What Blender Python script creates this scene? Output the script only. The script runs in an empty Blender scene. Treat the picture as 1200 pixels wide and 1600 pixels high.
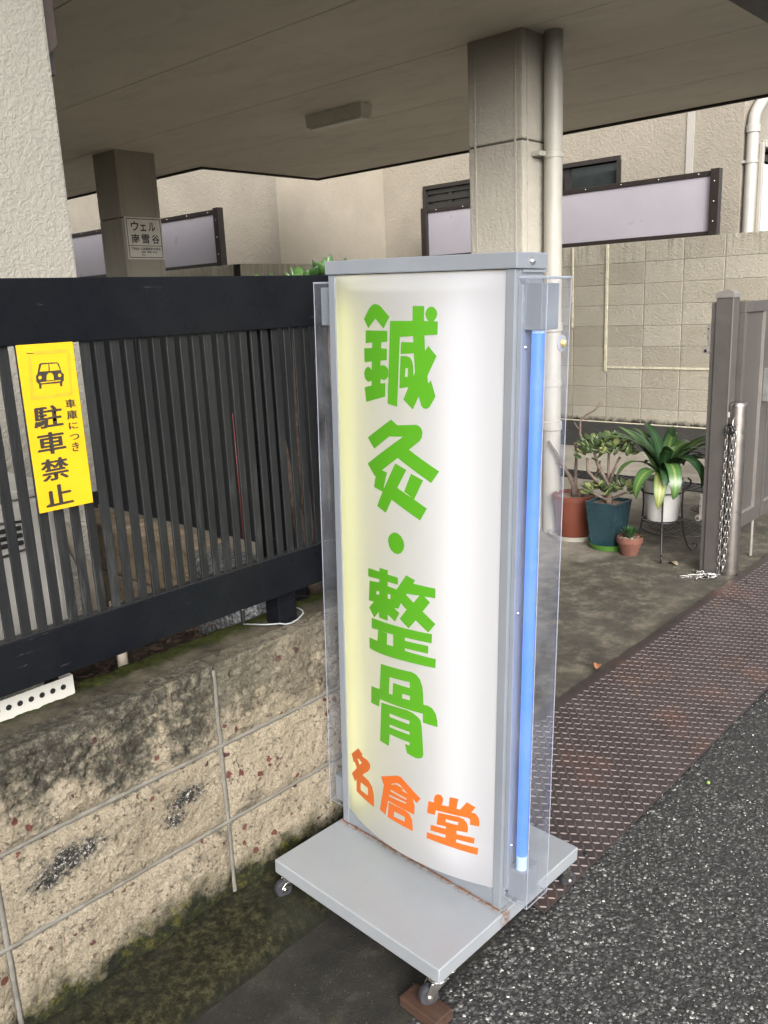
import bpy, bmesh, math, random
from mathutils import Vector, Matrix, noise, Euler
random.seed(7)
R = math.radians
SC = bpy.context.scene
COL = SC.collection

# ------------------------------------------------------------------ camera
cam_d = bpy.data.cameras.new("camera"); cam = bpy.data.objects.new("camera", cam_d); COL.objects.link(cam)
cam_d.sensor_fit = 'VERTICAL'; cam_d.sensor_height = 36.0; cam_d.lens = 1327.68 / 1600 * 36
cam_d.clip_start = 0.05; cam_d.clip_end = 400
YAW, PITCH, ROLL = 0.747975, 0.241356, -0.044480
_f = Vector((math.cos(YAW)*math.cos(PITCH), math.sin(YAW)*math.cos(PITCH), -math.sin(PITCH)))
_r = Vector((math.sin(YAW), -math.cos(YAW), 0)); _u = _r.cross(_f)
_r2 = math.cos(ROLL)*_r + math.sin(ROLL)*_u; _u2 = -math.sin(ROLL)*_r + math.cos(ROLL)*_u
cam.matrix_world = Matrix(((_r2.x,_u2.x,-_f.x,0),(_r2.y,_u2.y,-_f.y,0),(_r2.z,_u2.z,-_f.z,1.45),(0,0,0,1)))
SC.camera = cam
SC.render.engine = 'CYCLES'; SC.cycles.max_bounces = 7; SC.cycles.diffuse_bounces = 4; SC.cycles.glossy_bounces = 3; SC.cycles.transparent_max_bounces = 14; SC.cycles.caustics_reflective = False; SC.cycles.caustics_refractive = False
SC.render.resolution_x = 768; SC.render.resolution_y = 1024

# ------------------------------------------------------------------ sky, sun, exposure (overcast day)
SUN_EL = R(28); SUN_AZ = R(218)          # azimuth from +Y, clockwise
W = bpy.data.worlds.new("World"); SC.world = W; W.use_nodes = True
wn = W.node_tree.nodes; wl = W.node_tree.links
sky = wn.new('ShaderNodeTexSky'); sky.sky_type = 'NISHITA'; sky.sun_disc = False
sky.sun_elevation = SUN_EL; sky.sun_rotation = SUN_AZ; sky.dust_density = 5.0; sky.air_density = 1.0
hs = wn.new('ShaderNodeHueSaturation'); hs.inputs['Saturation'].default_value = 0.16
bgn = wn['Background']; bgn.inputs['Strength'].default_value = 0.15
wl.new(sky.outputs[0], hs.inputs['Color']); wl.new(hs.outputs[0], bgn.inputs['Color'])
sl = bpy.data.lights.new("sun", 'SUN'); sl.energy = 1.5; sl.angle = R(55); sl.color = (1.0, 0.97, 0.935)
so = bpy.data.objects.new("sun", sl); COL.objects.link(so)
sd = Vector((math.sin(SUN_AZ)*math.cos(SUN_EL), math.cos(SUN_AZ)*math.cos(SUN_EL), math.sin(SUN_EL)))
so.rotation_euler = sd.to_track_quat('Z', 'Y').to_euler(); so.location = sd*30
vs = SC.view_settings
vs.view_transform = 'Standard'; vs.look = 'None'; vs.gamma = 1; vs.exposure = 1.2; vs.use_curve_mapping = False

# ------------------------------------------------------------------ node helpers
def lin(h):
    h = h.lstrip('#'); o = []
    for i in (0, 2, 4):
        c = int(h[i:i+2], 16)/255; o.append(c/12.92 if c <= .04045 else ((c+.055)/1.055)**2.4)
    return (*o, 1)
class NT:
    def __init__(s, name):
        s.m = bpy.data.materials.new(name); s.m.use_nodes = True
        s.n = s.m.node_tree.nodes; s.l = s.m.node_tree.links
        s.p = s.n['Principled BSDF']; s.out = s.n['Material Output']
        s.g = s.n.new('ShaderNodeNewGeometry'); s.tc = s.n.new('ShaderNodeTexCoord')
    def set(s, sock, v):
        if hasattr(v, 'is_output') or hasattr(v, 'links'): s.l.new(v, sock)
        else: sock.default_value = v
    def pos(s, kind='world'): return s.g.outputs['Position'] if kind == 'world' else s.tc.outputs['Object']
    def noise(s, scale, detail=4, rough=.6, vec=None, dist=0):
        t = s.n.new('ShaderNodeTexNoise'); s.set(t.inputs['Vector'], vec if vec is not None else s.pos())
        t.inputs['Scale'].default_value = scale; t.inputs['Detail'].default_value = detail
        t.inputs['Roughness'].default_value = rough; t.inputs['Distortion'].default_value = dist
        return t.outputs['Fac']
    def voro(s, scale, feature='F1', vec=None, rnd=1.0):
        t = s.n.new('ShaderNodeTexVoronoi'); t.feature = feature
        s.set(t.inputs['Vector'], vec if vec is not None else s.pos()); t.inputs['Scale'].default_value = scale
        t.inputs['Randomness'].default_value = rnd
        return t
    def ramp(s, fac, *stops, interp='LINEAR'):
        t = s.n.new('ShaderNodeValToRGB'); s.set(t.inputs['Fac'], fac); e = t.color_ramp.elements
        t.color_ramp.interpolation = interp
        while len(e) < len(stops): e.new(.5)
        for k, (p, c) in enumerate(stops):
            e[k].position = p; e[k].color = c if isinstance(c, (tuple, list)) else (c, c, c, 1)
        return t.outputs['Color']
    def mix(s, f, a, b, mode='MIX'):
        t = s.n.new('ShaderNodeMix'); t.data_type = 'RGBA'; t.blend_type = mode
        s.set(t.inputs['Factor'], f); s.set(t.inputs['A'], a) if False else None
        s.set(t.inputs[6], a); s.set(t.inputs[7], b); return t.outputs[2]
    def math(s, op, a, b=0.0, clamp=False):
        t = s.n.new('ShaderNodeMath'); t.operation = op; t.use_clamp = clamp
        s.set(t.inputs[0], a); s.set(t.inputs[1], b); return t.outputs[0]
    def maprange(s, v, a, b, c=0., d=1.):
        t = s.n.new('ShaderNodeMapRange'); s.set(t.inputs[0], v)
        for k, x in zip((1, 2, 3, 4), (a, b, c, d)): t.inputs[k].default_value = x
        return t.outputs[0]
    def sep(s, v):
        t = s.n.new('ShaderNodeSeparateXYZ'); s.set(t.inputs[0], v); return t.outputs
    def mapping(s, v, scale=(1, 1, 1), rot=(0, 0, 0)):
        t = s.n.new('ShaderNodeMapping'); s.set(t.inputs['Vector'], v); t.inputs['Scale'].default_value = scale
        t.inputs['Rotation'].default_value = rot; return t.outputs[0]
    def bump(s, h, strength=.5, dist=.01, prev=None):
        t = s.n.new('ShaderNodeBump'); t.inputs['Strength'].default_value = strength; t.inputs['Distance'].default_value = dist
        s.set(t.inputs['Height'], h)
        if prev is not None: s.set(t.inputs['Normal'], prev)
        s.set(s.p.inputs['Normal'], t.outputs[0]); return t.outputs[0]
    def fin(s, col=None, rough=None, metal=None, spec=None):
        if col is not None: s.set(s.p.inputs['Base Color'], col)
        if rough is not None: s.set(s.p.inputs['Roughness'], rough)
        if metal is not None: s.set(s.p.inputs['Metallic'], metal)
        if spec is not None: s.set(s.p.inputs['Specular IOR Level'], spec)
        return s.m
def c4(r, g=None, b=None): return (r, r if g is None else g, r if b is None else b, 1)
def simple(name, col, rough=.5, metal=0, var=.12, vs=9, bump=None, spec=.5, kind='world'):
    n = NT(name); f = n.noise(vs, 5, .65, n.pos(kind))
    lo = tuple(x*(1-var) for x in col[:3])+(1,); hi = tuple(min(1, x*(1+var)) for x in col[:3])+(1,)
    c = n.ramp(f, (.3, lo), (.7, hi))
    if bump: n.bump(n.noise(bump[0], 4, .6, n.pos(kind)), bump[1], bump[2])
    r = n.ramp(n.noise(vs*2.3, 3, .6, n.pos(kind)), (.3, max(0, rough-.08)), (.7, min(1, rough+.08)))
    return n.fin(c, r, metal, spec)

M = {}
# --- stucco walls
def stucco(name, col, scale, dist, strength=.8, dirt=.0):
    n = NT(name); p = n.pos()
    h = n.ramp(n.noise(scale, 2, .5, None, .9), (.40, 0.), (.62, 1.))
    h = n.math('ADD', h, n.math('MULTIPLY', n.noise(scale*4, 2, .6), .35))
    n.bump(h, strength, dist)
    c = n.ramp(n.noise(1.7, 4, .65), (.25, tuple(x*.86 for x in col[:3])+(1,)), (.75, tuple(min(1, x*1.06) for x in col[:3])+(1,)))
    if dirt:
        st = n.noise(3, 4, .6, n.mapping(p, (6, 6, .6)))
        c = n.mix(n.ramp(st, (.55, 0.), (.8, dirt)), c, tuple(x*.55 for x in col[:3])+(1,))
    return n.fin(c, .85, 0, .25)
M['stucco'] = stucco('white_stucco', (.225, .213, .183, 1), 70, .005, .38)
M['house_stucco'] = stucco('house_stucco', (.25, .222, .178, 1), 30, .010, .32)
M['house_plain'] = stucco('house_plain', (.24, .22, .185, 1), 55, .006, .5)
M['pillar'] = stucco('pillar_stucco', (.40, .372, .315, 1), 45, .004, .4, .25)
M['found'] = stucco('foundation_render', (.42, .39, .34, 1), 70, .004, .7, .4)
# --- ceiling boards
n = NT('ceiling_board')
st = n.noise(1.1, 6, .68, n.mapping(n.pos(), (1, .5, 1))); st2 = n.noise(7, 5, .7, n.mapping(n.pos(), (1, .35, 1)))
c = n.ramp(st, (.3, c4(.70, .655, .565)), (.7, c4(.82, .775, .68)))
c = n.mix(n.ramp(st2, (.5, 0.), (.85, .5)), c, c4(.45, .41, .34))
n.bump(n.noise(160, 3, .5), .25, .002); M['ceil'] = n.fin(c, .75, 0, .25)
M['ceil_gap'] = simple('ceiling_joint_shadow', c4(.08, .07, .055), .9)
M['brown_trim'] = simple('brown_wood_trim', c4(.026, .0165, .013), .6, 0, .35, 14, (60, .3, .003))
M['brown_metal'] = simple('dark_brown_aluminium', c4(.022, .017, .015), .38, .0, .2, 20)
M['grey_metal_dull'] = simple('grey_galvanised', c4(.3, .3, .29), .45, .7, .2, 18)
M['pipe'] = simple('cream_pvc_pipe', c4(.33, .312, .27), .45, 0, .07, 5)
M['house_pipe'] = simple('white_pvc_pipe', c4(.31, .292, .26), .45, 0, .06, 5)
M['frost'] = simple('frosted_panel', c4(.33, .31, .34), .35, 0, .06, 1.5)
M['win_dark'] = simple('dark_window_glass', c4(.025, .03, .03), .08, 0, .3, 3, None, .7)
M['shade_dark'] = simple('dark_shutter', c4(.02, .019, .018), .5)
M['curtain'] = simple('blue_grey_curtain', c4(.42, .5, .55), .8, 0, .15, 20)
M['lamp_box'] = simple('lamp_housing_enamel', c4(.68, .65, .57), .5, 0, .1, 12)
M['lamp_glass'] = simple('lamp_diffuser', c4(.78, .75, .68), .35, 0, .05, 12)
# --- neighbour concrete blocks
n = NT('concrete_block')
oi = n.n.new('ShaderNodeObjectInfo')
rc = n.ramp(oi.outputs['Random'], (0, c4(.30, .27, .215)), (.45, c4(.345, .315, .25)), (1, c4(.38, .35, .285)))
c = n.mix(n.ramp(n.noise(2.2, 6, .7), (.35, 0.), (.75, .4)), rc, c4(.25, .228, .17))
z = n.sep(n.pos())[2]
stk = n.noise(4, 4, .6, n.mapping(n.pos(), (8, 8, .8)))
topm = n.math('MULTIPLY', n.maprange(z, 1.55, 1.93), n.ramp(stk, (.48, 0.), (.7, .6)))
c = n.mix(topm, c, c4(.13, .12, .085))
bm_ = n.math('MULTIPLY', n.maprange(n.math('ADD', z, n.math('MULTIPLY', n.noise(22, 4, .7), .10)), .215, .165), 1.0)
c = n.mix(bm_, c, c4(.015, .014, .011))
n.bump(n.noise(42, 3, .65, n.mapping(n.pos(), (1, 1, 1.6), (.5, 0, 0)), 1.0), 1.0, .016)
M['cblock'] = n.fin(c, .88, 0, .2)
M['cjoint'] = simple('block_joint_mortar', c4(.20, .185, .145), .9, 0, .3, 12)
M['cjoint_light'] = simple('repair_mortar_bead', c4(.46, .42, .31), .9, 0, .25, 25, (60, .6, .006))
# --- split face wall blocks (weathered, moss at the foot)
n = NT('split_face_block')
p = n.pos(); x, y, z = n.sep(p)
base = n.ramp(n.noise(9, 6, .7), (.3, c4(.235, .198, .14)), (.7, c4(.36, .312, .232)))
oi = n.n.new('ShaderNodeObjectInfo')
base = n.mix(n.math('MULTIPLY', oi.outputs['Random'], .35), base, c4(.42, .355, .265))
fine = n.noise(190, 4, .75)
base = n.mix(n.ramp(fine, (.46, 0.), (.66, .7)), base, c4(.13, .105, .072))
base = n.mix(n.ramp(n.noise(130, 2, .6), (.56, 0.), (.72, .5)), base, c4(.46, .41, .32))
base = n.mix(n.ramp(n.noise(75, 3, .7), (.57, 0.), (.65, .85)), base, c4(.07, .056, .042))
v = n.voro(34); sp = n.math('MULTIPLY', n.math('LESS_THAN', n.math('ADD', v.outputs['Distance'], n.math('MULTIPLY', n.noise(95, 3, .7), .75)), n.maprange(n.sep(v.outputs['Color'])[2], 0, 1, .50, .68)), n.math('GREATER_THAN', n.sep(v.outputs['Color'])[0], .76))
base = n.mix(sp, base, n.ramp(n.sep(v.outputs['Color'])[1], (.0, c4(.07, .022, .02)), (.5, c4(.13, .05, .04)), (1., c4(.03, .02, .02))))
# grime patches: heavy along the upper course, scattered lower down
gr = n.math('ADD', n.math('MULTIPLY', n.noise(5.2, 5, .7), .75), n.math('MULTIPLY', n.noise(26, 4, .7), .42))
gtop = n.maprange(n.math('ADD', gr, n.maprange(z, .42, .66, -.085, .19)), .57, .68)
sx = n.maprange(x, .95, 1.25, 1.0, .55)
base = n.mix(n.math('MULTIPLY', gtop, n.math('MULTIPLY', sx, .93)), base, n.ramp(n.noise(60, 3, .8), (.35, c4(.012, .012, .010)), (.52, c4(.05, .047, .037)), (.72, c4(.17, .155, .12))))
# moss and black algae at the foot
foot = n.math('ADD', z, n.math('MULTIPLY', n.noise(11, 5, .7), -.22))
fm = n.maprange(foot, .062, -.015)
mossc = n.ramp(n.noise(30, 5, .8), (.36, c4(.009, .0095, .007)), (.52, c4(.022, .024, .010)), (.62, c4(.065, .062, .014)), (.74, c4(.15, .105, .025)))
for (sx_, sz_, sr_) in ((.66, .385, .075), (.93, .385, .05), (.90, .345, .03), (.60, .36, .045)):
    dx_ = n.math('MULTIPLY', n.math('SUBTRACT', x, sx_), .62); dz_ = n.math('SUBTRACT', z, sz_)
    dd_ = n.math('SQRT', n.math('ADD', n.math('MULTIPLY', dx_, dx_), n.math('MULTIPLY', n.math('MULTIPLY', dz_, dz_), 2.2)))
    pm_ = n.maprange(n.math('ADD', dd_, n.math('MULTIPLY', n.math('SUBTRACT', n.noise(45, 4, .8), .5), .11)), sr_*.75, sr_*.35)
    base = n.mix(pm_, base, n.ramp(n.noise(150, 3, .8), (.46, c4(.025, .023, .02)), (.56, c4(.09, .085, .075)), (.64, c4(.5, .48, .44))))
base = n.mix(fm, base, mossc)
n.bump(n.noise(170, 4, .8), 1.0, .010)
M['split'] = n.fin(base, .92, 0, .15)
M['mortar'] = simple('grey_mortar', c4(.125, .117, .10), .9, 0, .25, 30, (140, .6, .004))
n = NT('mossy_mortar_top')
c = n.ramp(n.noise(14, 6, .7), (.3, c4(.03, .027, .02)), (.7, c4(.115, .10, .072)))
yy = n.sep(n.pos())[1]
mm = n.maprange(n.math('ADD', yy, n.math('MULTIPLY', n.noise(30, 5, .7), .12)), 1.685, 1.72)
c = n.mix(mm, c, n.ramp(n.noise(70, 5, .8), (.3, c4(.014, .018, .005)), (.7, c4(.06, .068, .016))))
n.bump(n.noise(120, 5, .75), .9, .01); M['mosstop'] = n.fin(c, .95, 0, .1)
# --- kerb and gutter
n = NT('mossy_kerb')
p = n.pos()
c = n.ramp(n.noise(48, 5, .8), (.34, c4(.008, .0075, .005)), (.5, c4(.024, .023, .012)), (.72, c4(.085, .08, .038)))
c = n.mix(n.ramp(n.noise(5, 4, .6), (.52, 0.), (.66, .75)), c, c4(.028, .028, .02))
dk = n.maprange(n.math('ADD', n.sep(p)[2], n.math('MULTIPLY', n.noise(20, 4, .7), .03)), .052, .02)
c = n.mix(n.math('MULTIPLY', dk, .9), c, c4(.014, .014, .011))
n.bump(n.noise(110, 6, .8), 1.0, .012); M['kerb'] = n.fin(c, .95, 0, .1)
n = NT('dark_gutter_concrete')
c = n.ramp(n.noise(7, 6, .7), (.3, c4(.008, .0075, .0065)), (.55, c4(.022, .02, .016)), (.75, c4(.065, .058, .047)))
c = n.mix(n.ramp(n.noise(30, 5, .8), (.6, 0.), (.75, .6)), c, c4(.06, .065, .025))
c = n.mix(n.ramp(n.noise(240, 2, .8), (.68, 0.), (.72, .8)), c, c4(.2, .19, .16))
n.bump(n.noise(170, 5, .75), .8, .006); M['gutter'] = n.fin(c, .8, 0, .3)
# --- asphalt
n = NT('asphalt')
p = n.pos(); wv = n.voro(92); w2 = n.voro(230)
r1 = n.sep(wv.outputs['Color'])[0]; r2 = n.sep(w2.outputs['Color'])[1]
c = n.ramp(r1, (0, c4(.015, .015, .0148)), (.45, c4(.038, .0375, .036)), (.7, c4(.066, .065, .062)), (.88, c4(.11, .108, .102)), (.97, c4(.20, .195, .18)), (.995, c4(.42, .41, .37)))
c = n.mix(.3, c, n.ramp(r2, (0, c4(.016)), (.85, c4(.07, .069, .066)), (1, c4(.20, .195, .18))))
edge = n.ramp(wv.outputs['Distance'], (.25, 0.), (.62, 1.))
c = n.mix(n.math('MULTIPLY', edge, .75), c, c4(.013, .013, .013))
big = n.noise(1.3, 5, .65)
c = n.mix(n.ramp(big, (.4, 0.), (.75, .5)), c, c4(.03, .03, .029))
h = n.math('ADD', n.math('MULTIPLY', n.math('SUBTRACT', 1.0, wv.outputs['Distance']), n.maprange(r1, 0, 1, .4, 1.2)), n.math('MULTIPLY', w2.outputs['Distance'], -.35))
n.bump(n.math('ADD', h, n.math('MULTIPLY', n.noise(30, 3, .6), .6)), .7, .0045)
M['asphalt'] = n.fin(c, n.ramp(r2, (0, .38), (1, .7)), 0, .5)
n = NT('asphalt_chip'); oi = n.n.new('ShaderNodeObjectInfo')
vv = n.voro(140); c = n.ramp(n.sep(vv.outputs['Color'])[0], (0, c4(.022)), (.6, c4(.055, .054, .052)), (.9, c4(.10, .098, .093)), (.98, c4(.33, .32, .29)))
M['chip'] = n.fin(c, .45, 0, .5)
# --- carport floor
n = NT('carport_concrete')
p = n.pos(); x, y, z = n.sep(p)
c = n.ramp(n.noise(1.6, 7, .72), (.28, c4(.19, .168, .135)), (.5, c4(.27, .243, .20)), (.74, c4(.36, .33, .275)))
wet = n.maprange(n.math('ADD', n.math('ADD', y, n.math('MULTIPLY', n.noise(2.4, 5, .65), 1.3)), n.math('MULTIPLY', x, -.07)), 3.05, 2.45)
c = n.mix(n.math('MULTIPLY', wet, .88), c, n.ramp(n.noise(9, 5, .75), (.36, c4(.016, .014, .010)), (.5, c4(.038, .034, .025)), (.66, c4(.12, .105, .076))))
c = n.mix(n.ramp(n.noise(6, 6, .8), (.55, 0.), (.75, .65)), c, c4(.10, .092, .05))
c = n.mix(n.ramp(n.noise(170, 2, .8), (.66, 0.), (.72, .7)), c, c4(.28, .26, .22))
n.bump(n.noise(130, 5, .7), .6, .005); M['floor'] = n.fin(c, n.ramp(n.noise(3, 4), (.3, .55), (.7, .85)), 0, .35)
M['dark_asphalt'] = simple('dark_new_asphalt', c4(.014, .0135, .013), .75, 0, .35, 6, (140, .7, .006))
M['soil'] = simple('leaf_litter_soil', c4(.04, .027, .018), .95, 0, .7, 45, (40, 1, .03))
M['grate'] = simple('grate_iron', c4(.03, .031, .036), .5, .6, .3, 20)
M['manhole'] = simple('cast_iron_cover', c4(.075, .07, .062), .55, .5, .3, 25, (90, .4, .003))
# --- rusty tread plate
n = NT('tread_plate_steel')
c = n.ramp(n.noise(5, 6, .7), (.3, c4(.040, .031, .030)), (.7, c4(.078, .060, .057)))
c = n.mix(n.ramp(n.noise(2.3, 6, .75), (.55, 0.), (.76, .75)), c, c4(.15, .07, .05))
n.bump(n.noise(90, 4, .7), .25, .002); M['plate'] = n.fin(c, n.ramp(n.noise(12, 4), (.3, .36), (.7, .58)), .55, .5)
n = NT('tread_worn_metal')
c = n.ramp(n.noise(20, 5, .7), (.3, c4(.075, .058, .055)), (.7, c4(.13, .106, .10)))
c = n.mix(n.ramp(n.noise(2.3, 6, .75), (.55, 0.), (.76, .5)), c, c4(.17, .085, .06))
M['tread'] = n.fin(c, .42, .4, .5)
# --- fence
n = NT('black_painted_rail')
p = n.pos(); x, y, z = n.sep(p)
c = n.ramp(n.noise(3, 5, .7), (.3, c4(.0035, .004, .006)), (.7, c4(.008, .0088, .010)))
c = n.mix(n.ramp(n.noise(30, 5, .8, n.mapping(p, (.25, 1, 3))), (.62, 0.), (.8, .25)), c, c4(.03, .03, .029))
sm = n.math('MULTIPLY', n.ramp(n.noise(55, 4, .8, n.mapping(p, (.22, 1, 2.2), (0, .35, 0))), (.63, 0.), (.68, .7)), n.ramp(n.noise(7, 2, .5), (.55, 0.), (.63, 1.)))
c = n.mix(sm, c, c4(.09, .09, .09))
n.bump(n.noise(220, 3, .6, n.mapping(p, (.08, 1, 1))), .12, .0015)
M['rail'] = n.fin(c, n.ramp(n.noise(10, 5, .7), (.3, .22), (.7, .36)), 0, .06)
n = NT('weathered_black_slat')
p = n.pos()
c = n.ramp(n.noise(6, 6, .75, n.mapping(p, (1, 1, .3))), (.3, c4(.004, .0044, .0055)), (.7, c4(.0125, .013, .013)))
zz = n.sep(p)[2]
wear = n.math('MULTIPLY', n.maprange(zz, 1.2, .9), n.ramp(n.noise(26, 6, .8, n.mapping(p, (1, 1, .14))), (.52, 0.), (.74, .55)))
c = n.mix(wear, c, c4(.08, .08, .079))
n.bump(n.noise(140, 4, .7, n.mapping(p, (1, 1, .12))), .5, .003); M['slat'] = n.fin(c, .5, 0, .25)
M['black_panel'] = simple('black_board', c4(.006, .006, .007), .6, 0, .3, 9)
M['brown_block'] = simple('brown_block', c4(.24, .185, .12), .9, 0, .35, 22, (70, .9, .012))
M['granite'] = (lambda n: (n.bump(n.noise(120, 3), .5, .004), n.fin(n.ramp(n.noise(95, 3, .8), (.4, c4(.02, .02, .022)), (.55, c4(.16, .165, .17)), (.68, c4(.38, .39, .39))), .7))[1])(NT('speckled_granite'))
M['white_box'] = simple('white_enamel', c4(.42, .41, .375), .4, 0, .06, 6)
M['black'] = simple('black_plastic', c4(.012, .012, .013), .4, 0, .2, 20)
M['pvc_grey'] = simple('beige_pvc_stub', c4(.36, .31, .25), .6, 0, .2, 20)
M['wire'] = simple('pale_wire', c4(.2, .215, .22), .5)
M['red'] = simple('red_strip', c4(.10, .008, .007), .5)
# --- sign stand
n = NT('silver_grey_paint')
p = n.pos('obj')
c = n.ramp(n.noise(5, 5, .7, p), (.3, c4(.22, .24, .27)), (.7, c4(.25, .272, .302)))
c = n.mix(n.ramp(n.noise(70, 4, .8, p), (.70, 0.), (.74, .3)), c, c4(.18, .16, .14))
n.bump(n.noise(260, 2, .5, p), .06, .001); M['silver'] = n.fin(c, n.ramp(n.noise(14, 4, .6, p), (.3, .30), (.7, .42)), .35, .5)
n = NT('base_plate_paint')
p = n.pos('obj')
c = n.ramp(n.noise(4, 5, .7, p), (.3, c4(.25, .265, .285)), (.7, c4(.29, .305, .322)))
lx, ly, lz = n.sep(p)
wob = n.math('MULTIPLY', n.noise(35, 5, .8, p), .022)
rust = n.math('MULTIPLY', n.maprange(n.math('ADD', lx, wob), .219, .236), n.maprange(n.math('ADD', lx, wob), .265, .248))
rn = n.ramp(n.noise(60, 4, .8, p), (.42, 0.), (.58, .95))
c = n.mix(n.math('MULTIPLY', rust, rn), c, n.ramp(n.noise(90, 3, .7, p), (.35, c4(.05, .016, .006)), (.65, c4(.22, .085, .03))))
c = n.mix(n.ramp(n.noise(9, 6, .8, p), (.62, 0.), (.75, .22)), c, c4(.42, .36, .30))
c = n.mix(n.ramp(n.noise(120, 3, .8, p), (.715, 0.), (.735, .7)), c, c4(.13, .075, .04))
n.bump(n.noise(40, 3, .6, p), .05, .002); M['basep'] = n.fin(c, n.ramp(n.noise(8, 4, .6, p), (.3, .27), (.7, .42)), .2, .5)
n = NT('rust_stain'); M['rust'] = n.fin(n.ramp(n.noise(140, 4, .7), (.35, c4(.035, .012, .006)), (.65, c4(.22, .09, .03))), .9)
# translucent sign face (lit from behind by the tubes inside the box)
n = NT('opal_sign_face')
d = n.n.new('ShaderNodeBsdfDiffuse'); t = n.n.new('ShaderNodeBsdfTranslucent'); g = n.n.new('ShaderNodeBsdfGlossy')
d.inputs['Color'].default_value = c4(.33, .33, .36); t.inputs['Color'].default_value = c4(.83, .83, .84)
g.inputs['Roughness'].default_value = .12; g.inputs['Color'].default_value = c4(.9)
m1 = n.n.new('ShaderNodeMixShader'); m1.inputs[0].default_value = .5; m2 = n.n.new('ShaderNodeMixShader')
fr = n.n.new('ShaderNodeLayerWeight'); fr.inputs['Blend'].default_value = .25
n.l.new(n.maprange(fr.outputs['Facing'], 0, 1, .03, .35), m2.inputs[0]); n.l.new(d.outputs[0], m1.inputs[1]); n.l.new(t.outputs[0], m1.inputs[2])
n.l.new(m1.outputs[0], m2.inputs[1]); n.l.new(g.outputs[0], m2.inputs[2]); n.l.new(m2.outputs[0], n.out.inputs['Surface'])
M['face'] = n.m
def emis(name, base, em, st, rough=.4):
    n = NT(name); n.fin(base, rough); n.p.inputs['Emission Color'].default_value = em; n.p.inputs['Emission Strength'].default_value = st
    if st < .5: n.m.cycles.emission_sampling = 'NONE'
    return n.m
M['green'] = emis('green_letter_film', c4(.052, .20, .007), c4(.12, .52, .02), .05)
M['orange'] = emis('orange_letter_film', c4(.38, .08, .010), c4(.85, .18, .02), .07)
M['tube_cool'] = emis('lit_tube_cool', c4(.8), (.955, .935, 1.0, 1), 1.75)
M['tube_warm'] = emis('lit_tube_yellowed', c4(.8), (1.0, .98, .30, 1), 2.9)
M['blue_tube'] = emis('lit_blue_tube', c4(.03, .06, .15), (.085, .24, 1.0, 1), .62)
M['tube_end'] = emis('blue_tube_pale_end', c4(.3, .38, .5), (.3, .48, .85, 1), .2)
n = NT('clear_acrylic')
tr = n.n.new('ShaderNodeBsdfTransparent'); tr.inputs['Color'].default_value = c4(.97, .975, .985)
gl = n.n.new('ShaderNodeBsdfGlossy'); gl.inputs['Roughness'].default_value = .05
df = n.n.new('ShaderNodeBsdfDiffuse'); df.inputs['Color'].default_value = c4(.7, .72, .78)
ms0 = n.n.new('ShaderNodeMixShader'); n.set(ms0.inputs[0], n.ramp(n.noise(12, 5, .7), (.35, .006), (.8, .05)))
n.l.new(tr.outputs[0], ms0.inputs[1]); n.l.new(df.outputs[0], ms0.inputs[2])
ms = n.n.new('ShaderNodeMixShader'); fr = n.n.new('ShaderNodeLayerWeight'); fr.inputs['Blend'].default_value = .15
n.l.new(n.maprange(fr.outputs['Facing'], 0, 1, .01, .16), ms.inputs[0]); n.l.new(ms0.outputs[0], ms.inputs[1]); n.l.new(gl.outputs[0], ms.inputs[2])
n.l.new(ms.outputs[0], n.out.inputs['Surface']); M['acrylic'] = n.m
n = NT('acrylic_edge')
df = n.n.new('ShaderNodeBsdfDiffuse'); df.inputs['Color'].default_value = c4(.5, .53, .6)
tl = n.n.new('ShaderNodeBsdfTranslucent'); tl.inputs['Color'].default_value = c4(.42, .45, .55)
tr = n.n.new('ShaderNodeBsdfTransparent'); a = n.n.new('ShaderNodeMixShader'); b = n.n.new('ShaderNodeMixShader')
a.inputs[0].default_value = .5; b.inputs[0].default_value = .45
n.l.new(df.outputs[0], a.inputs[1]); n.l.new(tl.outputs[0], a.inputs[2]); n.l.new(a.outputs[0], b.inputs[1]); n.l.new(tr.outputs[0], b.inputs[2])
n.l.new(b.outputs[0], n.out.inputs['Surface']); M['acr_edge'] = n.m
M['chrome'] = simple('zinc_steel', c4(.6, .59, .57), .25, 1.0, .1, 30)
M['brass'] = simple('brass_screw', c4(.62, .5, .22), .35, .6, .1, 40)
M['rubber'] = simple('dark_rubber', c4(.028, .028, .033), .55, 0, .2, 30)
M['glass_white'] = simple('unlit_tube', c4(.5, .55, .6), .2)
M['wood'] = (lambda n: (n.bump(n.noise(60, 4, .7, n.mapping(n.pos('obj'), (6, .5, 6))), .5, .004), n.fin(n.ramp(n.noise(14, 6, .7, n.mapping(n.pos('obj'), (5, .5, 5))), (.3, c4(.022, .010, .006)), (.7, c4(.07, .033, .019))), .65))[1])(NT('brown_wood'))
# --- yellow sign
n = NT('yellow_board')
yc = n.ramp(n.noise(14, 5, .7), (.3, c4(.46, .29, .006)), (.7, c4(.50, .325, .010)))
M['yellow'] = n.fin(yc, .35, 0, .4)
M['yellow_tape'] = simple('old_tape_mark', c4(.48, .26, .01), .5, 0, .1, 40)
M['ink'] = simple('dark_ink', c4(.022, .016, .012), .5)
M['plaque'] = simple('pale_plaque', c4(.72, .70, .64), .4, 0, .07, 12)
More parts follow.
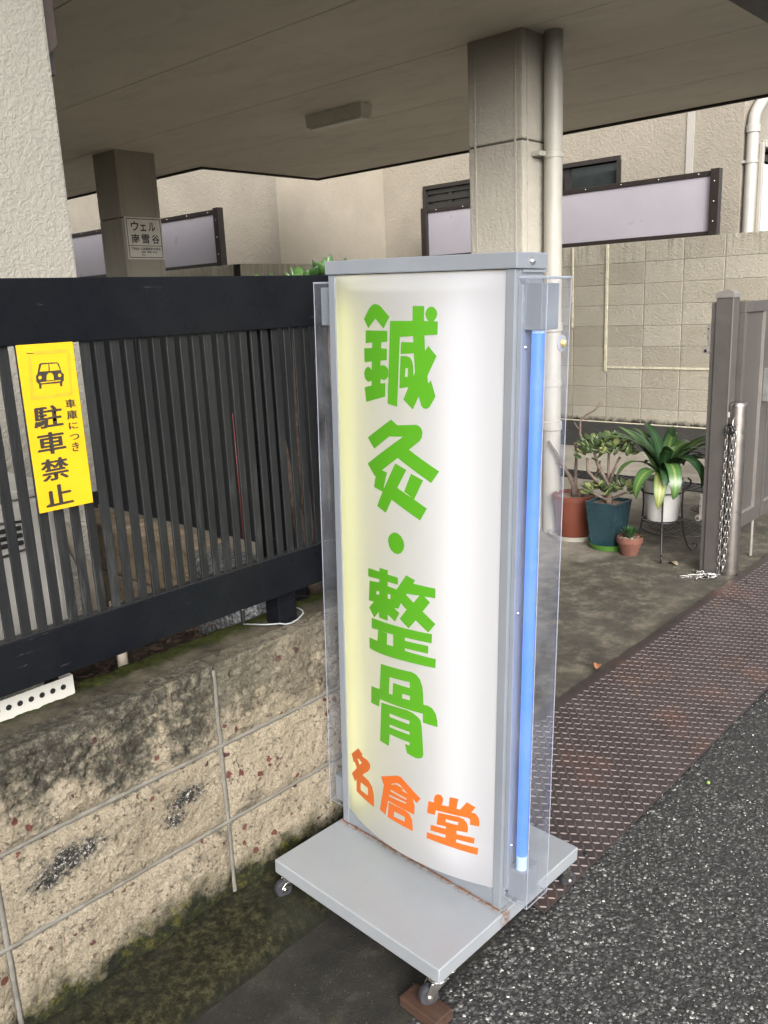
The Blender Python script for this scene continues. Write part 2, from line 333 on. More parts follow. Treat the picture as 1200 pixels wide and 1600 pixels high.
# --- gate, bollard, chain
M['gate'] = simple('bronze_grey_aluminium', c4(.115, .104, .096), .42, .45, .12, 8)
M['gate_light'] = simple('aluminium_edge', c4(.34, .315, .29), .35, .6, .1, 10)
n = NT('punched_mesh')
p = n.mapping(n.pos('obj'), (1, 1, 1)); lx, ly, lz = n.sep(p)
wv = n.math('SINE', n.math('MULTIPLY', n.math('ADD', lx, lz), 420.)); wv2 = n.math('SINE', n.math('MULTIPLY', n.math('SUBTRACT', lx, lz), 420.))
k = n.maprange(n.math('ADD', wv, wv2), -.6, .9)
M['mesh'] = n.fin(n.mix(k, c4(.035, .03, .027), c4(.14, .126, .115)), .5, .3)
M['steel'] = simple('brushed_steel', c4(.20, .18, .165), .34, .85, .12, 15)
M['chain'] = simple('steel_chain', c4(.42, .41, .39), .3, 1.0, .1, 40)
# --- pots and plants
M['terra'] = simple('terracotta_plastic', c4(.135, .038, .022), .45, 0, .12, 8)
M['terra_old'] = simple('weathered_terracotta', c4(.12, .046, .03), .8, 0, .35, 14)
M['pot_green'] = simple('teal_glaze', c4(.014, .036, .045), .3, 0, .25, 7)
M['saucer_green'] = simple('green_plastic', c4(.05, .13, .02), .4)
M['saucer_grey'] = simple('grey_plastic', c4(.34, .32, .27), .5)
M['pot_white'] = simple('white_pot', c4(.42, .41, .39), .4, 0, .06, 6)
M['iron'] = simple('black_wrought_iron', c4(.013, .012, .014), .45)
M['bark'] = simple('grey_brown_bark', c4(.13, .095, .075), .85, 0, .4, 40, (90, .8, .006))
M['jade'] = (lambda n: (n.fin(n.ramp(n.n.new('ShaderNodeObjectInfo').outputs['Random'], (0, c4(.035, .058, .02)), (.5, c4(.085, .12, .042)), (1, c4(.19, .21, .08))), .38, 0, .5)))(NT('jade_leaf'))
M['fence_leaf'] = (lambda n: (n.fin(n.ramp(n.n.new('ShaderNodeObjectInfo').outputs['Random'], (0, c4(.018, .05, .013)), (1, c4(.055, .115, .03))), .35, 0, .5)))(NT('round_green_leaf'))
def stripe_leaf(name, dark, mid, light):
    n = NT(name); uv = n.n.new('ShaderNodeUVMap'); u = n.sep(uv.outputs[0])[0]
    f = n.math('ABSOLUTE', n.math('SUBTRACT', u, .5))
    f = n.math('ADD', f, n.math('MULTIPLY', n.math('SUBTRACT', n.noise(60, 2, .5, n.mapping(uv.outputs[0], (1, .03, 1))), .5), .22))
    return n.fin(n.ramp(f, (.03, light), (.12, mid), (.34, mid), (.46, dark)), .36, 0, .5)
M['drac'] = stripe_leaf('striped_leaf', c4(.022, .062, .018), c4(.05, .11, .028), c4(.145, .20, .06))
M['drac_dark'] = stripe_leaf('dark_leaf', c4(.009, .03, .011), c4(.018, .052, .017), c4(.04, .08, .026))
M['drac_pale'] = stripe_leaf('yellowing_leaf', c4(.06, .11, .025), c4(.17, .20, .06), c4(.33, .28, .13))
M['aloe'] = simple('succulent_leaf', c4(.02, .06, .017), .4, 0, .3, 40)
M['gravel'] = simple('potting_gravel', c4(.22, .16, .12), .9, 0, .7, 90, (120, 1, .01))
M['litter'] = simple('litter_brown', c4(.07, .042, .026), .9, 0, .6, 60)
M['dead'] = simple('dead_leaf', c4(.30, .12, .05), .7, 0, .3, 40)
M['dead_pale'] = simple('pale_dead_leaf', c4(.30, .24, .16), .7, 0, .3, 40)
M['berry'] = simple('green_berry', c4(.16, .25, .05), .3)

# ------------------------------------------------------------------ mesh helpers
class MB:
    def __init__(s, o=(0, 0, 0)): s.v = []; s.f = []; s.o = Vector(o); s.uv = None
    def add(s, vs, fs):
        b = len(s.v); s.v += [Vector(v)-s.o for v in vs]; s.f += [tuple(i+b for i in f) for f in fs]; return s
    def box(s, a, b):
        x0, y0, z0 = a; x1, y1, z1 = b
        return s.add([(x0,y0,z0),(x1,y0,z0),(x1,y1,z0),(x0,y1,z0),(x0,y0,z1),(x1,y0,z1),(x1,y1,z1),(x0,y1,z1)],
                     [(0,3,2,1),(4,5,6,7),(0,1,5,4),(1,2,6,5),(2,3,7,6),(3,0,4,7)])
    def prism(s, poly, z0, z1):
        k = len(poly)
        return s.add([(x,y,z0) for x,y in poly]+[(x,y,z1) for x,y in poly],
                     [tuple(range(k))[::-1], tuple(range(k,2*k))]+[(i,(i+1)%k,(i+1)%k+k,i+k) for i in range(k)])
    def loft(s, rings, cap=True, closed=True):
        k = len(rings[0]); vs = [p for r in rings for p in r]; fs = []
        for j in range(len(rings)-1):
            for i in range(k if closed else k-1):
                a = j*k+i; b = j*k+(i+1) % k; fs.append((a, b, b+k, a+k))
        if cap: fs += [tuple(range(k))[::-1], tuple(range((len(rings)-1)*k, len(rings)*k))]
        return s.add(vs, fs)
    def tube(s, path, rad, n=8, cap=True):
        P = [Vector(p) for p in path]; rads = rad if isinstance(rad, (list, tuple)) else [rad]*len(P); rings = []; prev = None
        for i, p in enumerate(P):
            t = (P[min(i+1, len(P)-1)]-P[max(i-1, 0)]).normalized()
            ref = prev if prev is not None else (Vector((0,0,1)) if abs(t.z) < .9 else Vector((1,0,0)))
            a = t.cross(ref).normalized(); b = a.cross(t).normalized(); prev = b
            rings.append([p+a*(rads[i]*math.cos(2*math.pi*k/n))+b*(rads[i]*math.sin(2*math.pi*k/n)) for k in range(n)])
        return s.loft(rings, cap)
    def lathe(s, prof, c=(0, 0, 0), n=32, cap=False):
        return s.loft([[(c[0]+r*math.cos(2*math.pi*k/n), c[1]+r*math.sin(2*math.pi*k/n), c[2]+z) for k in range(n)] for r, z in prof], cap)
    def build(s, name, mat, parent=None, smooth=False, bevel=0, seg=2, loc=None):
        me = bpy.data.meshes.new(name); me.from_pydata([tuple(v) for v in s.v], [], s.f); me.update()
        if bevel or not smooth or smooth == 'auto':
            bm = bmesh.new(); bm.from_mesh(me)
            bmesh.ops.recalc_face_normals(bm, faces=bm.faces)
            if bevel:
                bmesh.ops.bevel(bm, geom=[e for e in bm.edges if len(e.link_faces) == 2 and e.calc_face_angle(0) > .5], offset=bevel, segments=seg, affect='EDGES', profile=.6)
            bm.to_mesh(me); bm.free()
        else:
            bm = bmesh.new(); bm.from_mesh(me); bmesh.ops.recalc_face_normals(bm, faces=bm.faces); bm.to_mesh(me); bm.free()
        if smooth:
            for p in me.polygons: p.use_smooth = True
            if smooth == 'auto': me.set_sharp_from_angle(angle=R(40))
        me.materials.append(mat)
        o = bpy.data.objects.new(name, me); COL.objects.link(o)
        if parent: o.parent = parent
        if loc is not None: o.location = loc
        return o
def tag(o, label=None, cat=None, group=None, kind=None):
    if label: o['label'] = label
    if cat: o['category'] = cat
    if group: o['group'] = group
    if kind: o['kind'] = kind
    return o
def thing(name, label, cat, loc=(0, 0, 0), rotz=0, group=None):
    o = bpy.data.objects.new(name, None); COL.objects.link(o); o.location = loc; o.rotation_euler = (0, 0, rotz)
    o.empty_display_size = .05
    return tag(o, label, cat, group)
def share(src, name, parent=None, loc=(0, 0, 0), rot=(0, 0, 0), scale=(1, 1, 1)):
    o = src.copy(); o.name = name; COL.objects.link(o); o.parent = parent; o.location = loc; o.rotation_euler = rot; o.scale = scale
    return o
def flat_mesh(rings_list):
    """fill 2D outlines (holes by overlap) into a mesh in the XY plane"""
    cu = bpy.data.curves.new('outline', 'CURVE'); cu.dimensions = '2D'; cu.fill_mode = 'BOTH'
    for ring in rings_list:
        sp = cu.splines.new('POLY'); sp.points.add(len(ring)-1); sp.use_cyclic_u = True
        for q, pt in zip(sp.points, ring): q.co = (pt[0], pt[1], 0, 1)
    o = bpy.data.objects.new('outline', cu); COL.objects.link(o)
    me = bpy.data.meshes.new_from_object(o.evaluated_get(bpy.context.evaluated_depsgraph_get()))
    bpy.data.objects.remove(o); bpy.data.curves.remove(cu); return me
def text_mesh(body, bold=0.0):
    """one line of lettering, normalised to a 1 x 1 box"""
    cu = bpy.data.curves.new('lettering', 'FONT'); cu.body = body; cu.size = 1; cu.offset = bold; cu.resolution_u = 4; cu.fill_mode = 'BOTH'
    o = bpy.data.objects.new('lettering', cu); COL.objects.link(o)
    me = bpy.data.meshes.new_from_object(o.evaluated_get(bpy.context.evaluated_depsgraph_get()))
    bpy.data.objects.remove(o); bpy.data.curves.remove(cu)
    xs = [v.co.x for v in me.vertices]; ys = [v.co.y for v in me.vertices]
    x0, x1, y0, y1 = min(xs), max(xs), min(ys), max(ys)
    for v in me.vertices: v.co.x = (v.co.x-x0)/max(1e-6, x1-x0); v.co.y = (v.co.y-y0)/max(1e-6, y1-y0)
    return me
def place_flat(me, name, mat, parent, fn):
    for v in me.vertices: v.co = Vector(fn(v.co.x, v.co.y))
    me.materials.clear(); me.materials.append(mat); me.name = name
    o = bpy.data.objects.new(name, me); COL.objects.link(o); o.parent = parent; return o

# ================================================================== SETTING
def struct(mb, name, mat, **k): return tag(mb.build(name, mat, **k), kind='structure')
road = struct(MB().add([(-60,-60,0),(90,-60,0),(90,1.7,0),(-60,1.7,0)], [(0,1,2,3)]), 'road', M['asphalt'])
# loose coarse chips standing proud of the asphalt
mb = MB()
for k in range(10500):
    d = 3.4*random.random()**1.7; x = .85+d*1.0; y = .965-random.random()*(.62+d*.12)
    if k % 3 == 0: x = 1.0+1.3*random.random(); y = .975-.62*random.random()
    r = random.choice((.0022, .0028, .0034, .0042, .0052, .0062))*(1 if x < 1.8 else .85); a0 = random.random()*6.3; vs_ = []
    for j in range(5):
        a = a0+j*1.257+random.uniform(-.3, .3); q = r*random.uniform(.7, 1.2); vs_.append((x+q*math.cos(a), y+q*math.sin(a), -.0006))
    for j in range(5):
        px_, py_, _ = vs_[j]; vs_.append((x+(px_-x)*.62, y+(py_-y)*.62, r*random.uniform(.22, .5)))
    mb.add(vs_, [(5,6,7,8,9)]+[(j,(j+1)%5,(j+1)%5+5,j+5) for j in range(5)])
chips = mb.build('asphalt_chips', M['chip'], road); tag(chips, kind='stuff')
# concrete gutter strip beside the asphalt
struct(MB().add([(-8,1.02,.004),(1.2,.985,.004),(14,.98,.004),(14,1.40,.010),(-8,1.40,.010)], [(0,1,2,3,4)]), 'gutter', M['gutter'])
# mossy kerb at the foot of the wall
mb = MB(); rings = []
for i in range(121):
    x = -2.4+i*.034; w = noise.noise((x*3, 0, 0))*.008; rr = []
    for (yy, zz) in ((1.325,.0), (1.34,.028), (1.362,.047), (1.40,.055), (1.455,.056), (1.50,.060), (1.545,.075), (1.545,-.03), (1.325,-.03)):
        q = noise.noise((x*14, yy*20, 3.1))*.006
        rr.append((x, yy+w+(q if yy < 1.5 else 0), zz+(q if zz > 0 else 0)))
    rings.append(rr)
struct(mb.loft(rings), 'kerb', M['kerb'], smooth=True)
# carport floor: raised slab with a front edge
struct(MB().box((1.60,1.37,-.05), (8.6,14,.10)), 'carport_floor', M['floor'], bevel=.012)
struct(MB().box((6.86,1.30,.05), (8.6,9.0,.104)), 'asphalt_strip', M['dark_asphalt'])
struct(MB().box((8.6,1.75,-.05), (30,40,.06)), 'neighbour_yard', M['floor'])
mb = MB(); g = []; nx, ny = 44, 14
for j in range(ny+1):
    for i in range(nx+1):
        x = -1.0+2.58*i/nx; y = 1.69+.62*j/ny
        g.append((x, y, .585+.03*noise.noise((x*9, y*9, 0))+.02*noise.noise((x*31, y*31, 0))))
mb.add(g, [(j*(nx+1)+i, j*(nx+1)+i+1, (j+1)*(nx+1)+i+1, (j+1)*(nx+1)+i) for j in range(ny) for i in range(nx)])
struct(mb, 'planting_soil', M['soil'], smooth=True)
# leaf litter on the soil
mb = MB()
for k in range(420):
    x = random.uniform(.75, 1.5); y = random.uniform(1.70, 2.0); z = .60+random.random()*.03; a = random.random()*6.3; l = random.uniform(.006, .02); t = random.uniform(-.6, .6)
    dx, dy = math.cos(a)*l, math.sin(a)*l
    mb.add([(x-dx,y-dy,z),(x+dy*.4,y-dx*.4,z+t*l*.5),(x+dx,y+dy,z+.003),(x-dy*.4,y+dx*.4,z+.002)], [(0,1,2),(0,2,3)])
tag(mb.build('leaf_litter', M['litter']), 'dry brown leaf litter on the soil behind the block wall', 'litter', kind='stuff')

# ================================================================== FRONT BLOCK WALL
YW = 1.527
wall = thing('block_wall', 'low wall of rough cream split-face blocks with moss at its foot', 'wall', (.5, YW, 0))
WO = wall.location
def rough_block(w, h, seed, rough):
    nx, nz = int(w/.0036), int(h/.0036); vs_ = []; fs = []; N3 = noise.noise
    for j in range(nz+1):
        for i in range(nx+1):
            x = w*i/nx; z = h*j/nz
            ed = min(x, w-x, z, h-z); pil = min(1., ed/.02)
            q = noise.fractal((x*8+seed*3.7, z*8+seed*1.3, seed), .9, 2.0, 4)*.009
            q += (noise.ridged_multi_fractal((x*30, z*38, seed*2.1), .9, 2.1, 3, 1.0, 2.0)-1.1)*.0042
            q += N3((x*150, z*150, seed))*.0022+N3((x*300, z*300, seed))*.0013
            big = N3((x*2.3+seed, z*5+seed*2, 1.7))*.009
            pit = max(0, N3((x*95+seed, z*95, 7))-.42)*.022
            y = -.004-.007*pil**.6-(q+big)*rough*(.3+.7*pil)+pit*pil
            vs_.append((x+(0 if i in (0, nx) else N3((x*90, z*90, seed))*.0012), min(.004, y), z+(N3((x*40, z, seed))*.0025 if j in (0, nz) else 0)))
    for j in range(nz):
        for i in range(nx):
            a = j*(nx+1)+i; fs.append((a, a+1, a+nx+2, a+nx+1))
    per = [i for i in range(nx+1)]+[j*(nx+1)+nx for j in range(1, nz+1)]+[nz*(nx+1)+i for i in range(nx-1, -1, -1)]+[j*(nx+1) for j in range(nz-1, 0, -1)]
    b = len(vs_); vs_ += [(vs_[i][0], .05, vs_[i][2]) for i in per]; k = len(per)
    fs += [(per[i], b+i, b+(i+1) % k, per[(i+1) % k]) for i in range(k)]
    return vs_, fs
rows = [(.050, .2535), (.2655, .4535), (.4655, .664)]; cols = [-.557, -.023, .512, 1.047, 1.582]; sd_ = 1
for (z0, z1) in rows:
    for a, b in zip(cols[:-1], cols[1:]):
        sd_ += 1; vs_, fs = rough_block(b-a-.013, z1-z0, sd_*1.37, 1.35 if z0 > .4 else .85)
        mb = MB(); mb.v = [Vector(v) for v in vs_]; mb.f = fs
        mb.build('block', M['split'], wall, smooth='auto', loc=Vector((a+.0065, YW, z0))-WO)
# mortar: core plus joints struck almost flush with the block arrises
mb = MB(WO).box((-.56, YW+.012, .0), (1.582, YW+.155, .655)); mb.build('mortar_core', M['mortar'], wall)
def joint(p0, p1, horiz):
    L_ = p1-p0; k = int(L_/.012); rings = []
    for i in range(k+1):
        t = p0+L_*i/k
        rr = []
        for (a, dy) in ((-.0085, .004), (-.0045, -.0035), (0, -.0048), (.0045, -.0035), (.0085, .004)):
            q = noise.noise((t*35, a*120, horiz))*.0015
            rr.append((t, YW+dy+q, horiz+a) if horiz else (0, YW+dy+q, t+0))
        rings.append(rr)
    return rings
for zc in (.2595, .4595):
    mb = MB(WO); mb.loft(joint(-.56, 1.58, zc), cap=False, closed=False); mb.build('mortar_joint', M['mortar'], wall, smooth=True)
for xc in (-.023, .512, 1.047):
    rings = []
    for i in range(52):
        z = .04+.612*i/51
        rings.append([(xc+a, YW+dy+noise.noise((z*35, a*120, xc))*.0015, z) for (a, dy) in ((-.0085, .004), (-.0045, -.0030), (0, -.0043), (.0045, -.0030), (.0085, .004))])
    mb = MB(WO); mb.loft(rings, cap=False, closed=False); mb.build('mortar_joint', M['mortar'], wall, smooth=True)
mb = MB(WO); g = []; nx, ny = 200, 12
for j in range(ny+1):
    for i in range(nx+1):
        x = -.56+2.142*i/nx; y = YW+.012+(.166-.012)*j/ny
        g.append((x, y, .662+.006*noise.noise((x*20, y*20, 4))+.004*noise.noise((x*70, y*70, 4))-(.006 if j == 0 else 0)))
mb.add(g, [(j*(nx+1)+i, j*(nx+1)+i+1, (j+1)*(nx+1)+i+1, (j+1)*(nx+1)+i) for j in range(ny) for i in range(nx)])
mb.add([(-.56,YW+.166,.66),(1.582,YW+.166,.66),(1.582,YW+.166,.0),(-.56,YW+.166,.0)], [(0,1,2,3)])
mb.build('mossy_top', M['mosstop'], wall, smooth='auto')

# cross wall behind, its granite end and bits by the fence foot
cw = thing('brown_block_wall', 'brown block cross wall behind the fence with a speckled granite end', 'wall', (1.27, 2.2, .5))
o = cw.location
for r_ in range(2):
    for k in range(3):
        MB(o).box((1.27, 1.905+k*.36, .52+r_*.155), (1.39, 1.905+k*.36+.35, .52+r_*.155+.148)).build('block', M['brown_block'], cw, bevel=.006)
MB(o).box((1.275, 1.90, .5), (1.385, 2.98, .815)).build('mortar_core', M['mortar'], cw)
MB(o).box((1.262, 1.705, .56), (1.39, 1.897, .80)).build('granite_block', M['granite'], cw, bevel=.006)
st = thing('pipe_stub', 'short beige pipe stub standing in the soil under the fence', 'pipe', (.955, 1.76, .56))
MB().tube([(0,0,0),(0,.0,.22)], .0125, 14).build('pipe', M['pvc_grey'], st, smooth='auto')
MB().lathe([(.0125,.21),(.0155,.21),(.0155,.235),(.0105,.235)], n=14).build('collar', M['pvc_grey'], st, smooth='auto')
st = thing('anchor_bolt', 'small shiny anchor bolt sticking up behind the mossy wall top', 'bolt', (1.253, 1.672, .655))
MB().tube([(0,0,0),(0,0,.05)], .0055, 10).build('shank', M['black'], st, smooth='auto')
MB().lathe([(.0001,.075),(.006,.073),(.008,.062),(.0085,.05),(.0001,.05)], n=10).build('cap_nut', M['chrome'], st, smooth='auto')

# ================================================================== FENCE
YF = 1.56
fence = thing('slat_fence', 'black slatted fence with wide rails on the low block wall', 'fence', (.5, YF, .667))
o = fence.location
MB(o).box((-1.7, YF, 1.402), (1.60, YF+.030, 1.522)).build('top_rail', M['rail'], fence, bevel=.0025)
MB(o).box((-1.7, YF, .752), (1.60, YF+.030, .852)).build('bottom_rail', M['rail'], fence, bevel=.0025)
MB(o).box((-1.7, YF+.004, .852), (1.60, YF+.026, .8545)).build('rail_channel', M['black'], fence)
s0 = MB(); s0.box((-.0098, -.003, 0), (.0098, .003, .56)); slat0 = None
k = 0; x = .6275-.0325*30
while x < 1.59:
    loc = Vector((x, YF+.0125, .848))-o
    if slat0 is None: ob = slat0 = s0.build('slat', M['slat'], fence, bevel=.001, seg=1, loc=loc)
    else: ob = share(slat0, 'slat', fence, loc)
    ob.rotation_euler = (random.uniform(-.003, .003), random.uniform(-.0035, .0035), random.uniform(-.12, .12))
    x += .0325
for px_ in (1.335, -.35):
    MB(o).box((px_-.03, YF+.0305, .64), (px_+.03, YF+.082, 1.50)).build('post', M['rail'], fence, bevel=.003)
MB(o).box((1.345, YF+.028, .742), (1.362, YF+.0304, .7519)).build('post_tag', M['pvc_grey'], fence)
# wire wound round the foot of the post
wp_ = [(1.24,1.655,.672),(1.27,1.60,.674),(1.298,1.578,.673),(1.304,1.566,.672),(1.32,1.560,.672),(1.34,1.559,.676),(1.362,1.562,.684),(1.370,1.575,.688),(1.371,1.60,.690)]
tag(MB().tube(wp_, .0019, 8).build('tie_wire', M['wire'], smooth=True), 'pale wire looped round the foot of the black fence post', 'wire')
mb = MB().tube([(1.193,YF+.004,1.22),(1.194,YF+.004,.92)], .0008, 6)
tag(mb.build('red_strip', M['red'], smooth=True), 'thin red strip running down a black fence slat', 'strip')

# yellow no-parking board wired to the slats
YB = 1.5545
yb = thing('no_parking_board', 'yellow no-parking board with a car symbol wired to the black fence', 'sign', (.712, YB, 1.088))
MB().box((0, 0, 0), (.111, .0025, .3155)).build('board', M['yellow'], yb, bevel=.0006)
def ymap(cx, cy):   # board plane: traced lettering to metres across / up
    dx, dy = cx-40, cy-90; det = 465*1382-(-30)*175
    u = (dx*1382-dy*175)/det; v = (465*dy+30*dx)/det
    return u*.111, .3155*(1-v)
def yfn(z): return lambda a, b: (ymap(a, b)[0], z, ymap(a, b)[1])
car = [[(205,325),(222,240),(240,232),(370,228),(385,240),(408,310),(425,325),(426,380),(412,392),(412,426),(395,427),(392,398),(240,405),(238,440),(222,441),(218,402),(198,382),(194,332)],
       [(224,300),(240,245),(297,240),(300,298)], [(308,298),(305,240),(370,237),(394,292)], [(280,374),(283,332),(298,312),(322,312),(338,330),(343,371)],
       [(232,386),(400,373),(398,383),(232,396)]]
for cx, cy in ((228, 348), (390, 335)): car.append([(cx+15*math.cos(t*.628), cy+16*math.sin(t*.628)) for t in range(10)])
place_flat(flat_mesh(car), 'car_symbol', M['ink'], yb, yfn(-.0006))
def bar(x0, y0, x1, y1, w): 
    d = Vector((x1-x0, y1-y0)).normalized()*w/2; return [(x0-d.y, y0+d.x), (x1-d.y, y1+d.x), (x1+d.y, y1-d.x), (x0+d.y, y0-d.x)]
for bb in (bar(180,150,460,135,28), bar(150,515,500,490,26), bar(145,170,165,500,24), bar(465,150,490,480,20)):
    place_flat(flat_mesh([bb]), 'tape_mark', M['yellow_tape'], yb, yfn(-.0003))
def ychar(ch, x0, y0, x1, y1, x0b, x1b, bold, sk=0):
    bm = bmesh.new(); me = None
    for dx_, dy_, dz_ in ((-.028, 0, 0), (.028, 0, .0001), (0, .022, .0002)):      # stroke weight of the heavy print
        m2_ = text_mesh(ch, bold)
        for v in m2_.vertices: v.co = Vector((v.co.x*(1-.05)+.025+dx_*.9, v.co.y+dy_, -dz_))
        bm.from_mesh(m2_); bpy.data.meshes.remove(m2_)
    me = bpy.data.meshes.new('letter'); bm.to_mesh(me); bm.free()
    for v in me.vertices:
        a, b, dz_ = v.co; q = yfn(-.0006)(x0+(x1-x0)*a+(x0b-x0)*(1-b), y0+(y1-y0)*(1-b)-sk*a); v.co = Vector((q[0], q[1]+dz_, q[2]))
    me.materials.clear(); me.materials.append(M['ink']); ob = bpy.data.objects.new('letter', me); COL.objects.link(ob); ob.parent = yb
for ch, x0, x1, y0, y1, sh in (('駐', 162, 405, 592, 772, 16), ('車', 186, 425, 812, 990, 22), ('禁', 216, 452, 1032, 1214, 22), ('止', 246, 482, 1258, 1432, 24)):
    ychar(ch, x0, y0, x1, y1, x0+sh, 0, .006, 18)
for ch, x0, x1, y0, y1, sh in (('車', 432, 520, 540, 612, 10), ('庫', 443, 534, 632, 708, 9), ('に', 460, 540, 735, 790, 9), ('つ', 470, 552, 835, 882, 8), ('き', 488, 550, 905, 982, 9)):
    ychar(ch, x0, y0, x1, y1, x0+sh, 0, .004, 4)
for (xx, zz) in ((.018, .30), (.018, .015)):
    MB().tube([(xx,-.001,zz),(xx+.012,-.001,zz-.001)], .0006, 5).build('wire_tie', M['black'], yb)

# black boards put in for the unidentified dark thing seen through the slats
pt = thing('stand_in_partition', 'black boarded partition put in for an unidentified dark thing behind the fence slats', 'partition', (2.2, 3.3, .1))
o = pt.location
for k in range(13):
    MB(o).box((2.2, 1.95+k*.18, .475), (2.225, 1.95+k*.18+.174, 1.46)).build('board', M['black_panel'], pt, bevel=.003)
for yy in (1.98, 3.1, 4.24): MB(o).box((2.226, yy, .10), (2.27, yy+.05, 1.46)).build('post', M['black_panel'], pt)
for zz in (.6, 1.3): MB(o).box((2.2255, 1.95, zz), (2.25, 4.29, zz+.05)).build('rail', M['black_panel'], pt)

# ================================================================== LEFT BUILDING CORNER + UTILITY BOX
lb = thing('stucco_wall', 'white rough-stucco building corner with brown trim behind the fence', 'wall', (1.2, 2.2, .6))
o = lb.location
MB(o).box((-3, 2.2, .965), (1.2035, 2.85, 5.0)).build('wall', M['stucco'], lb, bevel=.008)
MB(o).box((-3, 2.235, .3), (1.185, 2.82, .964)).build('foundation', M['found'], lb, bevel=.006)
MB(o).loft([[(1.2036,2.212,2.095),(1.2036,2.50,2.15),(1.2036,2.50,2.9),(1.2036,2.212,2.9)], [(1.236,2.212,2.125),(1.236,2.50,2.17),(1.236,2.50,2.9),(1.236,2.212,2.9)]]).build('trim_board', M['brown_trim'], lb, bevel=.003)
MB(o).box((1.2036, 2.235, 2.06), (1.232, 2.29, 2.12)).build('trim_bracket', M['brown_metal'], lb)
ub = thing('utility_box', 'white enamel outdoor unit with black vent slots behind the fence', 'outdoor unit', (.4, 1.9, .6))
o = ub.location
MB(o).box((.04, 1.75, .70), (.835, 2.05, 1.082)).build('casing', M['white_box'], ub, bevel=.012)
MB(o).box((.033, 1.742, 1.083), (.842, 2.058, 1.105)).build('lid', M['white_box'], ub, bevel=.006)
for k in range(3):
    MB(o).tube([(.12,1.748,1.022-k*.016),(.755,1.748,1.022-k*.016)], .0052, 8).build('vent_slot', M['black'], ub, smooth='auto')
MB(o).tube([(.70,1.7465,1.04),(.762,1.7465,1.035),(.772,1.7465,1.005),(.762,1.7465,.975),(.70,1.7465,.968)], .003, 8).build('vent_rim', M['black'], ub, smooth=True)
holes = []
pl = [[(.05,.625),(.776,.625),(.776,.706),(.05,.706)]]
for k in range(29):
    cx = .752-k*.0235; pl.append([(cx+.0062*math.cos(t*.524), .686+.0062*math.sin(t*.524)) for t in range(12)])
place_flat(flat_mesh(pl), 'perforated_base', M['white_box'], ub, lambda a, b: (a-o.x, 1.650-o.y, b-o.z))
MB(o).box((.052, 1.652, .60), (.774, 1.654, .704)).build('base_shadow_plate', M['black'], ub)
MB(o).add([(.776,1.650,.625),(.776,1.72,.625),(.776,1.72,.706),(.776,1.650,.706)], [(0,1,2,3)]).build('base_end', M['white_box'], ub)
MB(o).box((.06, 1.76, .60), (.76, 2.0, .6995)).build('plinth', M['found'], ub)
hp_ = [(.87,2.0,.60),(.875,1.99,.75),(.90,2.0,.86),(.93,2.05,.92),(.94,2.16,.93)]
tag(MB().tube(hp_, .012, 10).build('insulated_hose', M['brown_trim'], smooth=True), 'dark insulated hose rising from the soil beside the white unit', 'hose')
hp_ = [(1.04,2.0,.60),(1.02,2.0,.80),(.98,2.02,.93),(.93,2.08,.99),(.91,2.18,1.0)]
tag(MB().tube(hp_, .016, 10).build('pale_hose', M['pvc_grey'], smooth=True), 'pale wrapped pipe curving up the foundation behind the fence', 'pipe')

# ================================================================== CARPORT ROOF, PILLARS
ZC = 2.77
rf = thing('carport_roof', 'carport roof slab with grey-beige ceiling boards and brown edge trim', 'roof', (4, 4, ZC))
o = rf.location
xs = [-.69, .257, 1.204, 2.151, 3.098, 4.045, 4.992, 5.225, 5.939, 6.735]
MB(o).box((-.7, 1.76, ZC+.010), (6.735, 7.0, ZC+.30)).build('slab', M['ceil_gap'], rf)
MB(o).box((-.7, 7.0, ZC+.0101), (5.225, 14, ZC+.30)).build('slab', M['ceil_gap'], rf)
for a, b in zip(xs[:-1], xs[1:]):
    if a == 4.992: continue
    if a == 5.225: a = 4.992
    cuts = [1.765, 3.585, 5.405, 6.995] + ([9.0, 11, 13.9] if b <= 5.0 else [])
    for c, d in zip(cuts[:-1], cuts[1:]):
        MB(o).box((a+.003, c+.0012, ZC), (b-.003, d-.0012, ZC+.0099)).build('ceiling_board', M['ceil'], rf, bevel=.001, seg=1)
MB(o).box((4.995, 7.002, ZC), (5.22, 13.9, ZC+.0099)).build('ceiling_board', M['ceil'], rf)
for a, b in (((6.7355,1.70,ZC-.018),(6.765,7.03,ZC+.30)), ((5.2255,7.0005,ZC-.018),(6.7354,7.03,ZC+.30)), ((5.2255,7.0305,ZC-.018),(5.255,14,ZC+.30)), ((-.7,1.60,ZC-.02),(6.765,1.6995,ZC+.32))):
    MB(o).box(a, b).build('edge_trim', M['brown_trim'], rf, bevel=.004)
MB(o).box((-.7,1.70,ZC-.006), (6.735,1.7595,ZC+.3)).build('front_soffit', M['brown_trim'], rf)
